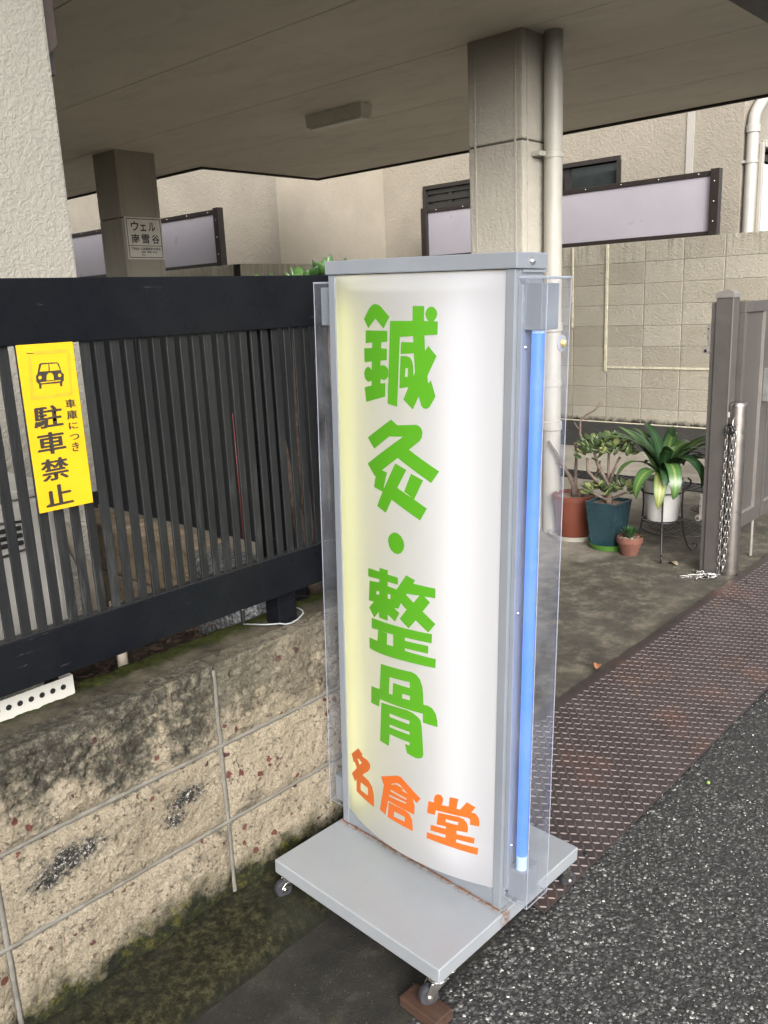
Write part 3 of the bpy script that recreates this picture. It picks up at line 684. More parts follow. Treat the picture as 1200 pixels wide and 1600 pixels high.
# roof hatch outline on the ceiling
for a, b in (((3.62,7.9,ZC-.006),(3.64,8.5,ZC-.0004)), ((4.1,7.9,ZC-.006),(4.12,8.5,ZC-.0004)), ((3.6405,7.9,ZC-.006),(4.0995,7.92,ZC-.0004)), ((3.6405,8.48,ZC-.006),(4.0995,8.5,ZC-.0004))):
    MB(o).box(a, b).build('hatch_frame', M['brown_metal'], rf)
def pillar(x0, y0, x1, y1, zj, label):
    t = thing('pillar', label, 'pillar', ((x0+x1)/2, (y0+y1)/2, .1)); o = t.location
    for z0, z1 in ((.09, zj-.004), (zj+.004, ZC+.004)):
        MB(o).box((x0, y0, z0), (x1, y1, z1)).build('shaft', M['pillar'], t, bevel=.010)
    MB(o).box((x0+.006, y0+.006, .1), (x1-.006, y1-.006, ZC)).build('joint', M['ceil_gap'], t)
    for (xx, yy) in ((x0, y0), (x1, y0), (x0, y1)):     # plaster corner beads beside each edge
        for dx, dy in ((.045, 0), (0, .045)):
            sx = 1 if xx == x0 else -1; sy = 1 if yy == y0 else -1
            cx, cy = xx+dx*sx, yy+dy*sy
            if dx: MB(o).box((cx-.006, yy-(.003 if yy == y0 else -.0005), .1), (cx+.006, yy+(.0005 if yy == y0 else .003), ZC)).build('corner_bead', M['pillar'], t)
            else: MB(o).box((xx-(.003 if xx == x0 else -.0005), cy-.006, .1), (xx+(.0005 if xx == x0 else .003), cy+.006, ZC)).build('corner_bead', M['pillar'], t)
    return t
pillar(4.02, 2.632, 4.40, 2.98, 2.245, 'plastered carport pillar with a round drainpipe at its side')
pillar(4.09, 6.64, 4.475, 6.99, 2.238, 'shaded carport pillar carrying the white building name plaque')
dp = thing('drainpipe', 'round cream drainpipe fixed to the carport pillar', 'pipe', (4.21, 2.565, .1)); o = dp.location
MB().tube([(0,0,-.01),(0,0,2.67)], .049, 24).build('pipe', M['pipe'], dp, smooth='auto')
for zz in (2.055, .85): MB().lathe([(.0492,zz),(.0535,zz+.002),(.0535,zz+.03),(.0492,zz+.032)], n=24).build('clamp', M['pipe'], dp, smooth='auto')
for zz in (1.15, .6): MB().lathe([(.0492,zz),(.056,zz+.004),(.056,zz+.05),(.0492,zz+.055)], n=24).build('socket', M['pipe'], dp, smooth='auto')
MB(o).box((4.10, 2.58, 2.165), (4.17, 2.6315, 2.19)).build('bracket', M['pipe'], dp, bevel=.003)
# building name plaque
pq = thing('name_plaque', 'pale plaque with black building name fixed to the shaded pillar', 'plaque', (4.112, 6.64, 1.9)); 
MB().box((0, -.008, 0), (.357, -.0032, .345)).build('board', M['plaque'], pq, bevel=.001)
fr_ = [[(.012,.012),(.345,.012),(.345,.333),(.012,.333)], [(.018,.018),(.339,.018),(.339,.109),(.018,.109)], [(.018,.114),(.339,.114),(.339,.327),(.018,.327)]]
place_flat(flat_mesh(fr_), 'border', M['ink'], pq, lambda a, b: (a, -.0088, b))
def ptext(body, x0, x1, z0, z1, bold):
    place_flat(text_mesh(body, bold), 'lettering', M['ink'], pq, lambda a, b: (x0+(x1-x0)*a, -.0088, z0+(z1-z0)*b))
ptext('ウ', .055, .128, .232, .310, .02); ptext('ェ', .143, .20, .232, .284, .02); ptext('ル', .222, .292, .232, .304, .02)
ptext('南', .048, .126, .130, .206, .02); ptext('雪', .146, .224, .130, .206, .02); ptext('谷', .246, .322, .130, .206, .02)
ptext('管理会社', .034, .118, .075, .099, .02); ptext('広創建設株式会社', .126, .325, .075, .099, .02)
ptext('南雪谷', .13, .29, .052, .068, .01); ptext('TEL', .13, .17, .028, .044, .01)
# ceiling lamp
lp = thing('ceiling_lamp', 'small grey strip lamp mounted on the carport ceiling', 'lamp', (4.58, 4.52, ZC))
MB().loft([[(-.06,-.275,-.0005),(.06,-.275,-.0005),(.06,.275,-.0005),(-.06,.275,-.0005)], [(-.05,-.27,-.085),(.05,-.27,-.085),(.05,.27,-.085),(-.05,.27,-.085)]]).build('housing', M['lamp_box'], lp, bevel=.004)
MB().box((-.042,-.255,-.10), (.042,.255,-.0855)).build('diffuser', M['lamp_glass'], lp, bevel=.006)
for s_ in (-1, 1): MB().box((-.012, s_*.288-.012, -.012), (.012, s_*.288+.012, -.0005)).build('mount_tab', M['lamp_box'], lp)

# ================================================================== NEIGHBOUR BLOCK WALL
nw = thing('neighbour_block_wall', 'tall grey-beige concrete block boundary wall beyond the carport', 'wall', (8.3, 5, .1)); o = nw.location
NB = MB().box((0, .004, .004), (.12, .396, .1995))
nb0 = None
def nblock(loc, rz, sc=(1, 1, 1)):
    global nb0
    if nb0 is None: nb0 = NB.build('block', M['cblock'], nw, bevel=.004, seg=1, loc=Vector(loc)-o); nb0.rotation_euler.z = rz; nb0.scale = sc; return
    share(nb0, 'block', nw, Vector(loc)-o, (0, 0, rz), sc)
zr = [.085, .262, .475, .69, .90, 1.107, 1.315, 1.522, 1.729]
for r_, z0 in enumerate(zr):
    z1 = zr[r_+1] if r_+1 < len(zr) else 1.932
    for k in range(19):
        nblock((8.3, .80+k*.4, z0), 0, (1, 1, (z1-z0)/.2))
    if r_ >= 3:
        for k in range(6): nblock((6.1+k*.4, 7.64, z0), math.pi/2, (1, -1, (z1-z0)/.2)) if False else nblock((6.1+.4*(k+1), 7.64, z0), math.pi/2, (1, .93 if k == 5 else 1, (z1-z0)/.2))
        for k in range(12): nblock((6.1, 7.765+k*.4, z0), 0, (1, 1, (z1-z0)/.2))
MB(o).box((8.304, .8, .02), (8.416, 8.4, 1.929)).build('mortar_core', M['cjoint'], nw)
MB(o).box((6.104, 7.644, .02), (8.3035, 7.756, 1.929)).build('mortar_core', M['cjoint'], nw)
MB(o).box((6.104, 7.7565, .02), (6.216, 12.5, 1.929)).build('mortar_core', M['cjoint'], nw)
# raised repair beads of mortar
MB(o).box((8.286, 4.392, .645), (8.3, 4.424, 1.925)).build('mortar_bead', M['cjoint_light'], nw, bevel=.005)
MB(o).box((8.286, 4.795, 1.1), (8.3, 4.82, 1.925)).build('mortar_bead', M['cjoint_light'], nw, bevel=.005)
MB(o).box((8.288, 2.4, .675), (8.3, 4.391, .697)).build('mortar_bead', M['cjoint_light'], nw, bevel=.004)
MB(o).box((8.27, 2.4, .10), (8.3, 8.0, .112)).build('footing_edge', M['cjoint_light'], nw, bevel=.004)

# frosted screens on the wall
def screen(x, y0, y1, z0, z1, label, post0, post1):
    t = thing('frosted_screen', label, 'screen', (x, (y0+y1)/2, z0)); o = t.location; w = .075
    MB(o).box((x+.012, y0+w, z0+.02), (x+.018, y1-w, z1-.04)).build('panel', M['frost'], t)
    MB(o).box((x-.004, y0, z1-.045), (x+.03, y1, z1)).build('top_rail', M['brown_metal'], t, bevel=.003)
    MB(o).box((x-.003, y0+w+.0003, z0-.005), (x+.029, y1-w-.0003, z0+.035)).build('bottom_rail', M['brown_metal'], t)
    MB(o).box((x-.03, y0-.01, z0-.01), (x+.05, y0+w, z1+.012)).build('post', M['brown_metal'], t, bevel=.003)
    MB(o).box((x-.03, y1-w, z0-.01), (x+.05, y1+.01, z1+.012)).build('post', M['brown_metal'], t, bevel=.003)
    k = int((y1-y0)/.4); b0 = None
    for i in range(k):
        loc = Vector((x-.004, y0+.2+i*.4, z1-.022))-o
        if b0 is None: b0 = MB().lathe([(.0001,.004),(.006,.003),(.007,0)], n=8).build('screw', M['chrome'], t, smooth=True, loc=loc); b0.rotation_euler = (0, -math.pi/2, 0)
        else: share(b0, 'screw', t, loc, (0, -math.pi/2, 0))
    for zz in (.12, .3, .48): share(b0, 'screw', t, Vector((x-.03, y0+.035, z0+zz))-o, (0, -math.pi/2, 0))
screen(8.42, 3.34, 6.95, 1.945, 2.525, 'long frosted white screen in a brown frame on the tall block wall', 1, 1)
screen(6.13, 7.97, 12.0, 1.935, 2.535, 'frosted white screen behind the shaded pillar with the plaque', 1, 1)

# ================================================================== NEIGHBOUR HOUSE
hs_ = thing('neighbour_house', 'cream stucco house rising behind the concrete block boundary wall', 'house', (9, 6, 0)); o = hs_.location
XH = 9.0
def wallx(x, y0, y1, z0, z1, openings, mat, th=.2):
    """wall in a plane of constant X with rectangular openings"""
    ys = sorted({y0, y1, *[q for w in openings for q in (w[0], w[1])]}); zs = sorted({z0, z1, *[q for w in openings for q in (w[2], w[3])]})
    mb = MB(o)
    for a, b in zip(ys[:-1], ys[1:]):
        run = None
        for c, d in zip(zs[:-1], zs[1:]):
            if any(w[0] <= a and b <= w[1] and w[2] <= c and d <= w[3] for w in openings): continue
            mb.box((x, a, c), (x+th, b, d))
    return mb.build('wall', mat, hs_)
win = [(6.60, 7.40, 2.0, 2.872), (4.645, 6.0, 2.0, 2.872)]
wallx(XH, 3.36, 8.1, 0, 7.0, win, M['house_stucco'])
MB(o).box((7.1, 8.1, 0), (9.199, 8.3, 7.0)).build('wall', M['house_stucco'], hs_)
w2 = [(14.9, 16.4, 2.62, 3.16)]
wallx(7.1, 8.3005, 30, 0, 7.0, w2, M['house_stucco'])
mb = MB(o)
for a, b in (((9.2005,3.36,0),(9.50,3.56,7.0)), ((9.50,3.36,0),(11.0,3.56,1.7)), ((9.50,3.36,2.83),(11.0,3.56,7.0)), ((11.0,3.36,0),(16,3.56,7.0))): mb.box(a, b)
mb.build('wall', M['house_plain'], hs_)
for (y0, y1, z0, z1) in win:
    w = MB(o).box((XH+.06, y0+.04, z0), (XH+.068, y1-.04, z1-.04)).build('window', M['win_dark'], hs_)
    for a, b in (((XH-.02, y0, z1-.04), (XH+.09, y1, z1+.006)), ((XH-.02, y0-.006, z0), (XH+.09, y0+.04, z1-.0405)), ((XH-.02, y1-.04, z0), (XH+.09, y1+.006, z1-.0405)), ((XH+.03, (y0+y1)/2-.03, z0), (XH+.059, (y0+y1)/2+.03, z1-.041))):
        MB(o).box(a, b).build('frame', M['brown_metal'], w)
    if y0 > 6.5:
        for k in range(9): MB(o).box((XH+.02, y0+.041, z1-.10-k*.09), (XH+.05, y1-.041, z1-.046-k*.09)).build('shutter_slat', M['shade_dark'], w)
w = MB(o).box((7.16, 14.9, 2.62), (7.17, 16.4, 3.16)).build('window', M['curtain'], hs_)
for a, b in (((7.07,14.84,3.16),(7.2,16.46,3.21)), ((7.07,14.84,2.62),(7.2,14.9,3.1595))): MB(o).box(a, b).build('frame', M['grey_metal_dull'], w)
w = MB(o).box((9.5, 3.45, 1.7), (11.0, 3.46, 2.83)).build('window', M['win_dark'], hs_)
cur = MB(o); rings = []
for i in range(60):
    xx = 9.56+1.4*i/59; rings.append([(xx, 3.435+.012*math.sin(i*1.9), 1.72), (xx, 3.435+.012*math.sin(i*1.9+.3), 2.70)])
cur.loft(rings, cap=False, closed=False).build('curtain', M['curtain'], w, smooth=True)
for a, b in (((9.46,3.32,1.7),(9.52,3.3595,2.86)), ((9.5205,3.31,2.82),(11.05,3.3595,2.89)), ((9.5205,3.37,1.7),(9.56,3.42,2.819))): MB(o).box(a, b).build('frame', M['house_pipe'], w, bevel=.008)
MB(o).box((9.56,3.40,2.72), (11.0,3.43,2.78)).build('curtain_rail', M['brown_trim'], w)
MB(o).box((XH-.012, 3.845, 2.0), (XH, 3.92, 4.2)).build('wall_strip', M['house_pipe'], hs_)
# downpipes of the house
dp = thing('house_downpipe', 'white downpipe with an elbow at the corner of the cream house', 'pipe', (9.06, 3.29, 0)); o2 = dp.location
MB(o2).tube([(9.06,3.285,.06),(9.06,3.285,2.99),(9.075,3.285,3.05),(9.11,3.285,3.10),(9.5,3.285,3.40)], .055, 16).build('pipe', M['house_pipe'], dp, smooth='auto')
MB(o2).lathe([(.056,0),(.066,.003),(.066,.07),(.056,.075)], (9.06,3.285,2.90), 16).build('socket', M['house_pipe'], dp, smooth='auto')
MB(o2).lathe([(.056,0),(.063,.002),(.063,.03),(.056,.032)], (9.06,3.285,2.62), 16).build('clamp', M['house_pipe'], dp, smooth='auto')
MB(o2).box((9.0,3.33,2.625), (9.04,3.3595,2.65)).build('clamp_arm', M['house_pipe'], dp)
for yy, lab in ((16.9, 'white downpipe beside the small window far behind the shaded pillar'), (17.5, 'outer white downpipe far behind the shaded pillar, beyond its twin')):
    tag(MB((7.02, yy, 0)).tube([(7.02,yy,1),(7.02,yy,4.5)], .06, 14).build('far_downpipe', M['house_pipe'], smooth='auto', loc=(7.02, yy, 0)), lab, 'pipe')

# ================================================================== TREAD PLATE RAMPS
def ramp_plate(x0, x1, label):
    t = thing('tread_plate', label, 'ramp', ((x0+x1)/2, 1.16, 0), group='steel tread plates along the kerb'); o = t.location
    A = Vector((0, .938, .012)); B = Vector((0, 1.372, .108)); C_ = Vector((0, 1.40, .110)); d = (B-A).normalized(); nrm = Vector((0, -d.z, d.y)); Lr = (B-A).length
    pr_ = [(A.y, A.z), (B.y, B.z), (C_.y, C_.z), (C_.y, C_.z-.006), (B.y, B.z-.006), (A.y+.002, A.z-.006)]
    MB(o).loft([[(x0, y, z) for y, z in pr_], [(x1, y, z) for y, z in pr_]]).build('plate', M['plate'], t, bevel=.0012, seg=1)
    mb = MB(o); pit = .0275; i = 0; x = x0+.012
    while x < x1-.012:
        j = 0; s_ = .012+(pit/2 if i % 2 else 0)*0
        while s_ < Lr-.012:
            a = R(45) if (i+j) % 2 else R(-45); c, sn = math.cos(a), math.sin(a); l, w, h = .0115, .0030, .0021
            pts = [(-l,0,0),(-l*.55,-w,0),(l*.55,-w,0),(l,0,0),(l*.55,w,0),(-l*.55,w,0),(-l*.6,0,h),(l*.6,0,h)]
            vs_ = []
            for (u, v, hh) in pts:
                uu, vv = u*c-v*sn, u*sn+v*c; P = Vector((x+uu, 0, 0))+A+d*(s_+vv)+nrm*(hh+.0004 if hh else .0002); P.x = x+uu; vs_.append(P)
            mb.add(vs_, [(0,1,6),(1,2,7,6),(2,3,7),(3,4,7),(4,5,6,7),(5,0,6)]); s_ += pit*.72; j += 1
        x += pit*.72; i += 1
    tag(mb.build('tread_lugs', M['tread'], t), kind='stuff')
    b0 = None
    for xx, ss in ((x0+.25, .03), (x1-.25, .03), (x0+.25, Lr-.035), (x1-.25, Lr-.035)):
        loc = Vector((xx, 0, 0))+A+d*ss+nrm*.0012-o; loc.x = xx-o.x
        if b0 is None: b0 = MB().lathe([(.0001,.003),(.006,.0025),(.008,0)], n=10).build('bolt_head', M['black'], t, smooth=True, loc=loc)
        else: share(b0, 'bolt_head', t, loc)
    return t
ramp_plate(1.515, 3.668, 'rusty brown tread plate ramp reaching under the sign stand')
ramp_plate(3.674, 6.2, 'rusty brown tread plate ramp beside the steel bollard')

# ================================================================== LIT SIGN STAND
Oz = .125
sg = thing('sign_stand', 'lit white clinic sign with green characters on a grey wheeled base', 'sign', (1.1152, .9385, Oz))
sg.rotation_mode = 'XYZ'
YA, RX, RY = -.0189, .0291, .0129
sg.matrix_world = Matrix.Translation((1.1152, .9385, Oz)) @ Matrix.Rotation(YA, 4, 'Z') @ Matrix.Rotation(RX, 4, 'X') @ Matrix.Rotation(RY, 4, 'Y')
BW, BD = .5226, .5396; PX0, PX1 = .2255, .320; Y0, Y1 = .0121, .5126; HP = 1.378
bs = MB().box((0, 0, -.036), (BD, BW, 0)).build('base', M['basep'], sg, bevel=.004, seg=3)
# frame of the light box: corner posts with a groove, side skins, lower lip, back
def fr(a, b, nm='frame_post', bev=.0015, mat='silver'): return MB().box(a, b).build(nm, M[mat], sg, bevel=bev)
fr((PX0, Y0, .0005), (PX0+.040, Y0+.020, HP)); fr((PX0, Y1-.020, .0005), (PX0+.040, Y1, HP))
fr((PX0+.043, Y0, .0005), (PX1, Y0+.020, HP)); fr((PX0+.043, Y1-.020, .0005), (PX1, Y1, HP))
fr((PX0+.030, Y0+.002, .001), (PX0+.06, Y0+.016, HP-.001), 'frame_groove', 0, 'grey_metal_dull'); fr((PX0+.030, Y1-.016, .001), (PX0+.06, Y1-.002, HP-.001), 'frame_groove', 0, 'grey_metal_dull')
fr((PX0+.002, Y0+.0205, .0005), (PX1-.001, Y1-.0205, .042), 'bottom_lip')
fr((PX1-.006, Y0+.0205, .0425), (PX1-.002, Y1-.0205, HP-.001), 'back_skin', 0, 'white_box')
fr((PX0+.004, Y0+.0205, HP-.004), (PX1-.0065, Y1-.0205, HP-.0008), 'top_skin', 0, 'white_box')
cap = MB().box((PX0-.004, Y0-.006, HP+.0005), (PX1+.004, Y1+.006, HP+.030)).build('cap', M['silver'], sg, bevel=.002)
for yy in (Y0-.0062, Y1+.0062):
    s_ = -1 if yy < .2 else 1
    b = MB().lathe([(.0001,.006),(.004,.005),(.0062,.002),(.0066,0)], n=12).build('cap_screw', M['chrome'], cap, smooth=True, loc=(.270, yy, HP+.014)); b.rotation_euler = (R(90)*(1 if s_ < 0 else -1), 0, 0)
MB().box((PX0+.02, Y0-.004, HP-.006), (PX1+.008, Y0-.0005, HP-.001)).build('weld_plate', M['silver'], sg)
# rust line where the box meets the base
mb = MB(); prev = None; k = 0
for k in range(90):
    y = Y0+(Y1-Y0)*k/90; a = max(0, noise.noise((y*40, 0, 5))+.35)*.0045+.0008; y2 = Y0+(Y1-Y0)*(k+1)/90; b = max(0, noise.noise((y2*40, 0, 5))+.35)*.0045+.0008
    mb.add([(PX0-a, y, .0006), (PX0+.001, y, .0006), (PX0+.001, y2, .0006), (PX0-b, y2, .0006), (PX0-.0008, y, .0035*a/.004), (PX0-.0008, y2, .0035*b/.004)], [(0,1,2,3),(0,3,5,4)])
mb.build('rust_line', M['rust'], sg)
# bulged translucent face
S0, S1, FB, FT, BUL = .0321, .4926, .046, 1.3745, .045
def bul(s_, z):
    u = 2*(s_-(S0+S1)/2)/(S1-S0); t = max(0., min(1., (FT-z)/.035)); t = math.sqrt(max(0, 1-(1-t)**2))
    return PX0+.003-(BUL+.003)*(1-u*u)*t
mb = MB(); g = []; zs = [FB+(FT-.036-FB)*j/30 for j in range(31)]+[FT-.036+.036*(j+1)/10 for j in range(10)]; NS = 40
for z in zs:
    for i in range(NS+1): s_ = S0+(S1-S0)*i/NS; g.append((bul(s_, z), s_, z))
mb.add(g, [(j*(NS+1)+i, j*(NS+1)+i+1, (j+1)*(NS+1)+i+1, (j+1)*(NS+1)+i) for j in range(len(zs)-1) for i in range(NS)])
face = mb.build('face_panel', M['face'], sg, smooth=True)
mb = MB().add([(bul(S0+(S1-S0)*i/NS, FB), S0+(S1-S0)*i/NS, FB) for i in range(NS+1)]+[(PX0+.003, S0+(S1-S0)*i/NS, FB) for i in range(NS+1)], [(i, i+1, NS+2+i, NS+1+i) for i in range(NS)])
mb.build('face_bottom', M['face'], sg)
# fluorescent tubes inside
for yy, mt in ((.135, 'tube_cool'), (.435, 'tube_warm'), (.27, 'tube_cool')):
    if yy == .27: continue
    MB().tube([(.256 if mt == 'tube_cool' else .272, yy, .07), (.256 if mt == 'tube_cool' else .272, yy, HP-.045)], .013, 12).build('inner_tube', M[mt], sg, smooth='auto')
# characters
GL = {"a":[[[[3677,12858],[3476,13091],[3378,13149],[3278,13166],[3179,13149],[3106,13111],[2859,12916],[3033,12675],[3286,12873],[3534,12670]]],[[[3622,12626],[2925,12633],[2923,12419],[3106,12397],[3117,12274],[2940,12273],[2949,12042],[3140,12020],[3143,11915],[3086,11932],[3012,11929],[2949,11895],[2907,11852],[2910,11707],[2974,11647],[3047,11627],[3148,11646],[3150,11550],[2998,11566],[3012,11286],[3649,11116],[3698,11425],[3448,11485],[3445,11592],[3519,11559],[3587,11554],[3671,11611],[3710,11720],[3665,11815],[3578,11871],[3511,11864],[3433,11809],[3428,11989],[3685,11961],[3689,12253],[3408,12267],[3405,12383],[3631,12361]]],[[[2835,12833],[2237,12838],[2231,13127],[1953,13126],[1962,12840],[1850,12836],[1901,12892],[1930,12978],[1901,13057],[1846,13102],[1787,13117],[1726,13097],[1676,13039],[1655,12975],[1682,12902],[1740,12836],[1648,12833],[1652,12581],[1953,12563],[1936,12261],[1861,12362],[1672,12166],[1882,11773],[1864,11626],[1801,11688],[1694,11374],[1823,11165],[1868,11127],[1925,11112],[1988,11125],[2030,11171],[2089,11360],[2240,11078],[2487,11260],[2352,11528],[2594,11484],[2555,12140],[2389,12143],[2310,12123],[2254,12052],[2223,11939],[2219,11752],[2178,11846],[2210,12206],[2555,12179],[2537,12420],[2216,12421],[2227,12545],[2569,12518],[2660,11102],[2939,11144]],[[2422,11905],[2359,11906],[2363,11729],[2444,11725]]]],"b":[[[[3616,10347],[2844,10817],[2657,10716],[2163,10770],[2091,10756],[2031,10708],[2006,10632],[2020,10522],[2068,10448],[2349,10234],[1606,9860],[1794,9600],[2660,10026],[3146,9697],[2989,9667],[3099,9292],[2731,9898],[2422,9800],[2682,9378],[2284,9222],[2487,9327],[2299,9735],[1991,9631],[2218,9196],[1897,9044],[2068,8765],[2851,9093],[3038,8770],[3324,8871],[3137,9222],[3423,9279],[3364,9531],[3400,9536],[3640,9768],[2512,10487],[2902,10456],[3395,10131]]]],"c":[[[[2795,8373],[2694,8381],[2583,8327],[2516,8232],[2495,8150],[2518,8039],[2587,7956],[2686,7905],[2787,7908],[2889,7959],[2948,8038],[2979,8141],[2965,8231],[2898,8316]]]],"d":[[[[3695,7349],[3282,7370],[3274,7462],[3000,7470],[3002,7371],[2690,7371],[2686,7208],[3008,7200],[3006,7097],[2731,7089],[2449,7479],[2207,7417],[2249,7330],[1689,7331],[1691,7112],[1966,7099],[1821,6993],[2007,6749],[1687,6531],[1864,6297],[2191,6503],[2391,6267],[2644,6427],[2445,6686],[2605,6801],[2678,6657],[2810,6634],[2654,6555],[2788,6323],[3018,6426],[3024,6273],[3321,6270],[3318,6403],[3495,6215],[3683,6399],[3510,6590],[3692,6576],[3645,7060],[3288,7111],[3286,7189],[3698,7149]],[[3388,6889],[3296,6895],[3301,6816],[3407,6808]],[[3013,6916],[2923,6923],[2925,6812],[3014,6811]],[[2453,7030],[2431,7062],[2091,7090],[2249,6894]]],[[[3590,6181],[2780,6224],[1772,6281],[1777,6069],[2495,6027],[2496,5947],[1864,5988],[1869,5808],[2498,5769],[2498,5707],[1676,5726],[1685,5513],[2122,5486],[2614,5450],[3071,5410],[3442,5390],[3694,5392],[3701,5658],[3389,5677],[3352,5955],[3597,5925]],[[3250,5958],[2850,5996],[2854,5707],[3059,5695],[3048,5968]]]],"e":[[[[3281,5145],[2309,5252],[2189,5230],[2084,5145],[2021,4990],[2000,4835],[1988,4558],[1869,4572],[1758,4535],[1673,4421],[1636,4269],[1628,4123],[2007,4116],[2006,4333],[3294,4240],[3339,4230],[3371,4031],[3677,4010],[3656,4448],[3340,4490]],[[2984,4917],[2371,4990],[2361,4849],[2873,4812],[2896,4506],[3016,4497]],[[2588,4640],[2359,4660],[2360,4549],[2595,4526]]],[[[3281,4174],[2454,4282],[2288,4266],[2153,4215],[2074,4158],[2041,4028],[1993,3328],[2024,3240],[2104,3190],[2212,3166],[2463,3194],[2519,3415],[2382,3417],[2370,3496],[3008,3471],[3039,3151],[3352,3156]],[[2999,4003],[2380,4038],[2381,3947],[3000,3917]],[[2997,3721],[2379,3763],[2374,3690],[3005,3651]]]],"f":[[[[4688,2145],[4299,2503],[4108,2431],[4133,2376],[3882,2387],[3775,2335],[3767,2235],[3847,2108],[4129,1857],[3844,1847],[3696,1747],[3639,1566],[3632,1230],[4456,1219],[4434,1565],[4533,1447],[4695,1588],[4407,1904],[4515,2006],[4570,1976]],[[4363,2177],[4298,2211],[4146,2183],[4260,2068]],[[4217,1606],[3884,1621],[3890,1412],[4238,1375]]]],"g":[[[[3340,2217],[2769,2493],[2646,2501],[2073,2175],[2182,2022],[2709,2297],[2792,2291],[2955,2199],[3010,2038],[3195,1248],[3404,1289],[3236,2025]]],[[[2973,2164],[2822,2238],[2597,2234],[2614,2160],[2414,2153],[2301,2083],[2245,1922],[2254,1690],[3087,1687],[3019,2007]],[[2997,2027],[2473,2018],[2485,1976],[3006,1978]],[[3043,1872],[2490,1910],[2498,1866],[3058,1818]]],[[[3069,1654],[2555,1682],[2399,1639],[2323,1536],[2298,1234],[3113,1230]],[[2887,1499],[2537,1503],[2546,1369],[2903,1347]]]],"h":[[[[1859,2198],[1710,2213],[1717,2309],[1691,2400],[1618,2458],[1537,2464],[1489,2406],[1489,2325],[1520,2216],[1346,2238],[1325,2484],[1124,2500],[1161,2247],[1080,2244],[926,2478],[733,2404],[822,2250],[736,2250],[665,2168],[638,2047],[650,1944],[850,1938],[843,2067],[907,2095],[1667,2032],[1693,1901],[1897,1879]]],[[[1607,1995],[1114,2055],[994,2035],[920,1962],[889,1842],[900,1718],[1153,1690],[1152,1598],[742,1627],[755,1480],[1163,1462],[1163,1383],[656,1393],[674,1217],[1912,1220],[1901,1376],[1426,1404],[1414,1488],[1811,1463],[1797,1605],[1415,1647],[1409,1705],[1649,1676]],[[1413,1894],[1113,1916],[1118,1839],[1422,1819]]]]}
for ch, mat in (('a','green'),('b','green'),('c','green'),('d','green'),('e','green'),('f','orange'),('g','orange'),('h','orange')):
    bmj = bmesh.new(); off = .0006
    for rings in GL[ch]:
        me = flat_mesh([[(a/10000, b/10000) for a, b in r_] for r_ in rings])
        bm = bmesh.new(); bm.from_mesh(me)
        for k in range(1, 46):
            s_ = S0+(S1-S0)*k/46
            bmesh.ops.bisect_plane(bm, geom=bm.verts[:]+bm.edges[:]+bm.faces[:], plane_co=(s_, 0, 0), plane_no=(1, 0, 0))
        for v in bm.verts: v.co = Vector((bul(v.co.x, v.co.y)-off, v.co.x, v.co.y))
        bm.to_mesh(me); bm.free(); bmj.from_mesh(me); bpy.data.meshes.remove(me); off += .00012
    bmesh.ops.recalc_face_normals(bmj, faces=bmj.faces)
    me = bpy.data.meshes.new('character'); bmj.to_mesh(me); bmj.free(); me.materials.append(M[mat])
    ob = bpy.data.objects.new('character', me); COL.objects.link(ob); ob.parent = sg
